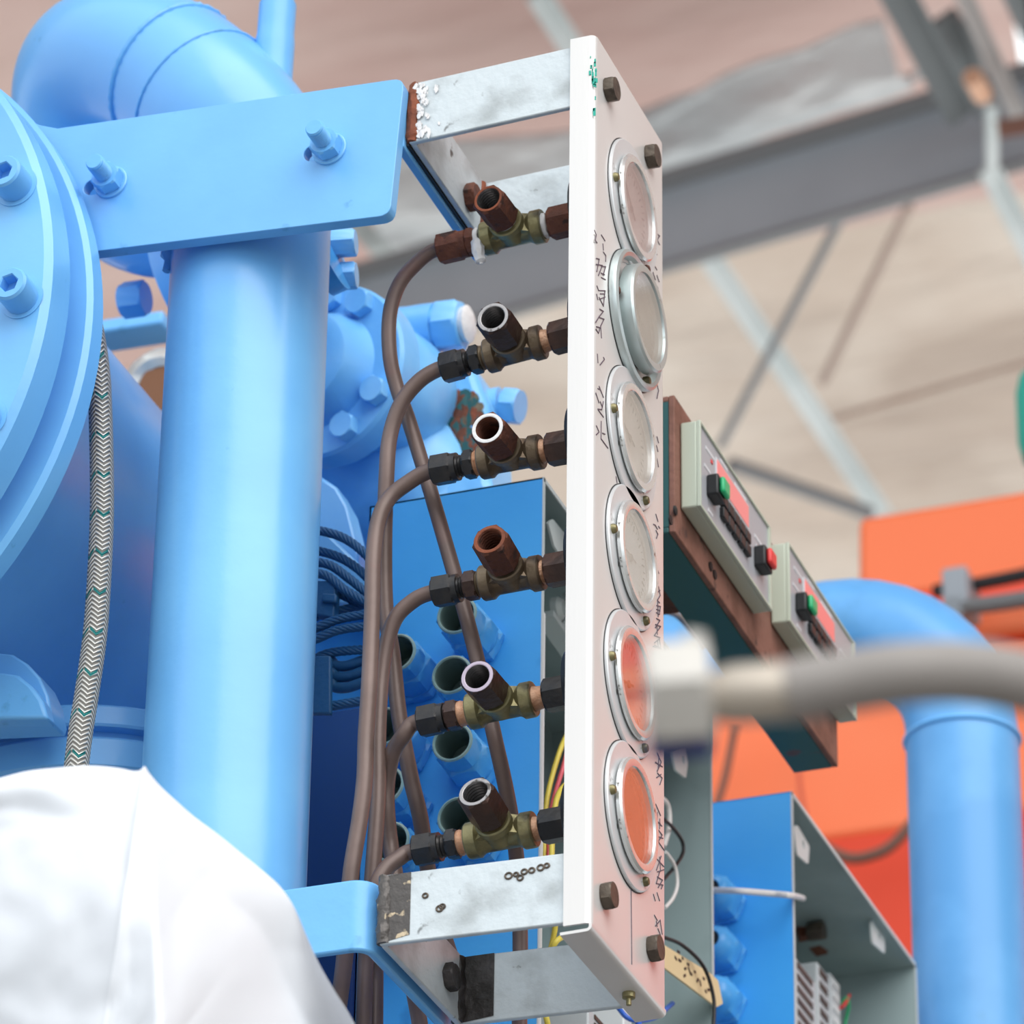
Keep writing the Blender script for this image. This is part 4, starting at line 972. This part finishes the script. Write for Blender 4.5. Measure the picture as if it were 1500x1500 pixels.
# ================================================================== blurred hose in front
D = 1.16
hs = thing('hydraulic_hose', ray(1050, 1010, D), 'blurred grey hydraulic hose with steel end fitting close to the viewer', 'hose')
def HP(x, y, d=D): return ray(x, y, d)
MB().tube([HP(1150,1014), HP(1230,1000), HP(1320,986), HP(1410,984,D+.005), HP(1500,998,D+.01), HP(1620,1035,D+.02), HP(1800,1120,D+.04)], sz(47, HP(1300,990)), 32, n=8).build('hose', M_hosef, hs)
MB().tube([HP(1040,1022), HP(1075,1018), HP(1155,1012), HP(1162,1012)], [sz(36,HP(1100,1020)), sz(44,HP(1100,1020)), sz(44,HP(1100,1020)), sz(40,HP(1100,1020))], 32).build('ferrule', M_ferr, hs)
a = HP(948,1022); d = HP(1040,1016)-a; hexnut(MB(), a, d, sz(84,a), d.length, rot=.2).build('swivel_nut', M_fitw, hs, ang=25)
MB().tube([HP(1030,1018), HP(1046,1017)], sz(30,a), 24).build('neck', M_bolt, hs)
MB().obox(HP(996,1088), d.normalized()*sz(46,a), UP*sz(22,a), FW*sz(30,a)).build('navy_band', M_navy, hs, bevel=.001)
MB().tube([HP(1015,958), HP(1020,925)], [sz(26,a), sz(14,a)], 24).build('elbow_boss', M_fitw, hs)

# ================================================================== white sheeting in front, lower left
ol_ = [(-260,1260),(-120,1180),(-40,1150),(0,1139),(40,1129),(85,1124),(130,1121),(170,1124),(196,1129),(206,1127),(212,1122),(219,1132),(236,1152),(262,1176),(285,1196),(320,1222),(352,1248),(385,1275),(412,1300),(432,1330),(450,1372),(468,1412),(490,1450),(512,1485),(540,1540),(580,1640),(620,1800)]
cen = (120, 1700); ds0 = 2.18
ws = MB(); N = 120
op = catmull([V((x,y,0)) for x,y in ol_], 5); M_ = 46; vs = []
for j in range(M_+1):
    t = j/M_
    for i, p in enumerate(op):
        s_ = math.sin(min(t*1.0,1)*PI/2) if t < 1 else 1
        x = cen[0]+(p.x-cen[0])*s_; y = cen[1]+(p.y-cen[1])*s_
        dd = -.20*math.cos(t*PI/2)
        # the crease that runs down from the little peak splits it into two slopes
        cxx = 216+ (y-1120)*.05
        tt = max(0, min(1, (1-t)*3)); dd += tt*(.00050*max(0, x-cxx) + .00034*max(0, cxx-x))
        w = V((x*.010, y*.010, 3)); 
        L_ = x < cxx
        amp = (.0105 if L_ else .003)*min(1, abs(x-cxx)/40)*(1-t**5)
        q1 = (x*.55+y*.85); q2 = (x*.85-y*.55)        # folds run from upper right to lower left
        dd += amp*(noise.noise(V((q1*.006, q2*.0022, 3)))*1.2 + .8*(1-2*abs(noise.noise(V((q1*.011+1.5*noise.noise(V((x*.004,y*.004,1))), q2*.003, 7))))) + .25*noise.noise(V((x*.02, y*.02, 5))))
        vs.append(ray(x, y, ds0+dd))
n_ = len(op)
fs = [(j*n_+i, j*n_+i+1, (j+1)*n_+i+1, (j+1)*n_+i) for j in range(M_) for i in range(n_-1)]
o_ = len(vs)
# back of the sheet falls away behind
for i, p in enumerate(op):
    vs.append(ray(p.x, p.y+25, ds0+.03))
for i, p in enumerate(op): vs.append(ray(cen[0]+(p.x-cen[0])*.9, p.y+140, ds0+.10))
for q in (0, 1):
    b_ = M_*n_ if q == 0 else o_
    t_ = o_ if q == 0 else o_+n_
    fs += [(b_+i, b_+i+1, t_+i+1, t_+i) for i in range(n_-1)]
ws.add(vs, fs)
o = ws.build('white_sheeting', M_cloth, ang=180, sub=1); tag(o, 'wrinkled bright white sheeting in the lower left corner', 'sheeting')
# ================================================================== roof, steelwork, floor, light
RZ = 7.6
g = MB(); nx, ny = 60, 60
def roofpatch(name, x0, x1, y0, y1, z0, z1, m_, amp):
    mb = MB(); N1, N2 = 90, 70; vs = []
    for j in range(N2+1):
        for i in range(N1+1):
            x = x0+(x1-x0)*i/N1; y = y0+(y1-y0)*j/N2; z = z0+(z1-z0)*j/N2
            vs.append(V((x, y, z+amp*noise.noise(V((x*.5,y*1.3,1)))+amp*.5*noise.noise(V((x*1.1,y*3.1,4))))))
    mb.add(vs, [(j*(N1+1)+i, j*(N1+1)+i+1, (j+1)*(N1+1)+i+1, (j+1)*(N1+1)+i) for j in range(N2) for i in range(N1)])
    o = mb.build(name, m_, ang=180); tag(o, kind='structure'); return o
bl = onZ(560, 520, RZ); b2_ = onZ(1400, 300, RZ)
YS = 7.3
roofpatch('ceiling', -16, 22, -.5, YS, RZ-.05, RZ, M_roof, .05)
roofpatch('ceiling_far', -22, 26, YS, 40, RZ, RZ-1.2, M_roof2, .10)
# floor
f_ = MB().box((-45,-45,-.2),(45,45,0)).build('floor', M_floor); tag(f_, kind='structure')
# main grey beam
BZ = 6.6
A = onZ(250, 603, BZ); B = onZ(1720, 176, BZ)
dirb = (B-A).normalized(); h_ = .19; wf = .12
bm_ = thing('roof_beam', (A+B)/2, 'long grey steel roof beam running across behind the panel, blurred', 'beam')
MB().bar(A+AZ*h_/2, B+AZ*h_/2, .02, h_).build('web', M_steelb, bm_); MB().bar(A, B, .03, .010).build('lower_flange', M_steeld, bm_); MB().bar(A+AZ*h_, B+AZ*h_, wf, .014).build('upper_flange', M_steeld, bm_)  # flanges darker than the web, their shade put into the colour
def member(px0, py0, z0, px1, py1, z1, wpx, m_, lab, name='truss_member', cat='steel member', grp=None, flat=True):
    a = onZ(px0, py0, z0); b = onZ(px1, py1, z1); w = sz(wpx, (a+b)/2)
    mb = MB()
    if flat:
        d = (b-a).normalized(); e = d.cross(FW).normalized(); u = d.cross(e)
        mb.obox((a+b)/2, (b-a)/2, e*w/2, u*w*.12); mb.obox((a+b)/2+e*w*.42+u*w*.25, (b-a)/2, e*w*.08, u*w*.35)
    else: mb.cyl(a, b, w/2, 12)
    o = mb.build(name, m_); tag(o, lab, cat, grp); return o
member(1030,365,6.9, 1290,752,6.9, 30, M_steell, 'pale galvanised diagonal from the beam down to the orange girder')
member(505,310,6.9, 612,425,6.9, 30, M_steell, 'pale galvanised diagonal seen left of the top tee fitting')
member(1232,318,6.7, 1056,652,6.7, 14, M_steeld, 'dark thin brace crossing the pale diagonal', flat=False)
member(1332,300,7.2, 1205,560,7.2, 14, M_brownst2, 'faint brown brace right of the dark one', flat=False)
member(1070,680,6.8, 1275,752,6.8, 22, M_steeld, 'dark strut meeting the foot of the pale diagonal', flat=False)
member(1200,622,7.1, 1560,520,7.1, 16, M_roof2, 'faint beige purlin low at the right', flat=False)
member(785,-10,6.9, 862,110,6.9, 34, M_steell, 'pale galvanised strut rising above the top of the panel')
member(1300,-30,6.7, 1408,170,6.7, 46, M_dkst, 'broad grey-green column bracket at upper right')
member(1400,-30,6.5, 1500,190,6.5, 24, M_grst, 'grey strut at the upper right corner')
member(1452,150,6.5, 1454,260,6.5, 20, M_steell, 'short pale post where the roof beam ends', flat=False)
member(1446,245,6.5, 1540,430,6.5, 30, M_steell, 'pale diagonal running out at the right edge below the beam')
member(1462,190,6.4, 1580,172,6.4, 26, M_brownst, 'brown steel plate right of the beam end')
member(1375,30,6.95, 1440,190,6.95, 60, M_dkst, 'dark gusset plate between the upper right struts')
member(1475,-30,6.6, 1560,150,6.6, 34, M_dkst, 'dark strut along the skylight edge')
member(1424,112,6.45, 1440,140,6.45, 30, M_peach, 'pale orange insulator knob among the upper right struts', 'insulator_knob', 'knob', None, False)
# skylight
q = [onZ(x, y, 7.3) for x, y in ((1470,-60),(1620,-60),(1620,150),(1500,120))]
o = MB().prism(q, AZ*.03).build('skylight', M_sky); tag(o, 'bright skylight sheet at the upper right corner', 'skylight')
# sagging silver foil lining
mb = MB(); cs = [(930,162,7.25),(1290,26,7.25),(1350,112,7.2),(935,268,7.2)]
c4 = [onZ(*c) for c in cs]; N1, N2 = 60, 30; vs = []
for j in range(N2+1):
    for i in range(N1+1):
        u, v = i/N1, j/N2
        p = (c4[0]*(1-u)+c4[1]*u)*(1-v)+(c4[3]*(1-u)+c4[2]*u)*v
        p = p+AZ*(.03*noise.noise(V((u*2.2+v*3,v*4,2)))+.012*noise.noise(V((u*5,v*9,6)))-.08*math.sin(v*PI))
        vs.append(p)
mb.add(vs, [(j*(N1+1)+i, j*(N1+1)+i+1, (j+1)*(N1+1)+i+1, (j+1)*(N1+1)+i) for j in range(N2) for i in range(N1)])
o = mb.build('foil_lining', M_foil, ang=180); s_ = o.modifiers.new('thickness','SOLIDIFY'); s_.thickness = .01; tag(o, 'sagging silver foil sheet under the roof above the grey beam', 'foil')
mb = MB(); cs = [(540,215,7.2),(850,190,7.2),(850,345,7.1),(560,395,7.1)]
c4 = [onZ(*c) for c in cs]; vs = []
for j in range(N2+1):
    for i in range(N1+1):
        u, v = i/N1, j/N2
        p = (c4[0]*(1-u)+c4[1]*u)*(1-v)+(c4[3]*(1-u)+c4[2]*u)*v
        vs.append(p+AZ*(.02*noise.noise(V((u*2.2+v*3,v*5,7)))-.08*math.sin(v*PI)))
mb.add(vs, [(j*(N1+1)+i, j*(N1+1)+i+1, (j+1)*(N1+1)+i+1, (j+1)*(N1+1)+i) for j in range(N2) for i in range(N1)])
o = mb.build('foil_lining', M_foil, ang=180); s_ = o.modifiers.new('thickness','SOLIDIFY'); s_.thickness = .01; tag(o, 'dull silver foil sheet behind the upper steel bracket', 'foil')
# teal hanging thing at the right edge
tl_ = ray(1537, 612, 5.0)
o = MB().lathe([(.02,-.05),(.03,-.048),(.034,-.03),(.034,.03),(.03,.048),(.02,.05)], tl_, AZ, 28).build('teal_lamp', M_teal); tag(o, 'teal blurred lamp body at the right edge', 'lamp')
MB().cyl(tl_+AZ*.05, tl_+AZ*1.2, .004, 8).build('cord', M_blackp, o)

# ------------------------------------------------------------------ light
w = bpy.data.worlds.new('world'); sc.world = w; w.use_nodes = True
bg = w.node_tree.nodes['Background']; bg.inputs['Color'].default_value = (.89,.955,1,1); bg.inputs['Strength'].default_value = 1.4
for nm, loc, sx, sy, en in (('roof_fill_light', (1,9,4.2), 16, 10, 690), ('roof_fill_light', (1,21,4.2), 22, 10, 800)):  # added unseen area lights that brighten the roof from below
    ld = bpy.data.lights.new(nm, 'AREA'); ld.shape = 'RECTANGLE'; ld.size = sx; ld.size_y = sy; ld.energy = en; ld.color = (.95,1,1)
    lo_ = bpy.data.objects.new(nm, ld); C.objects.link(lo_); lo_.location = loc; lo_.rotation_euler = (PI,0,0)
sd = bpy.data.lights.new('sun', 'SUN'); sd.energy = 2.6; sd.angle = math.radians(65); sd.color = (1,.965,.92)
so = bpy.data.objects.new('sun', sd); C.objects.link(so)
so.rotation_euler = (V((-.60,.57,-.72))).to_track_quat('-Z', 'Y').to_euler()
sc.view_settings.view_transform = 'Standard'; sc.view_settings.look = 'None'; sc.view_settings.exposure = 0; sc.view_settings.gamma = 1
sc.view_settings.use_curve_mapping = False
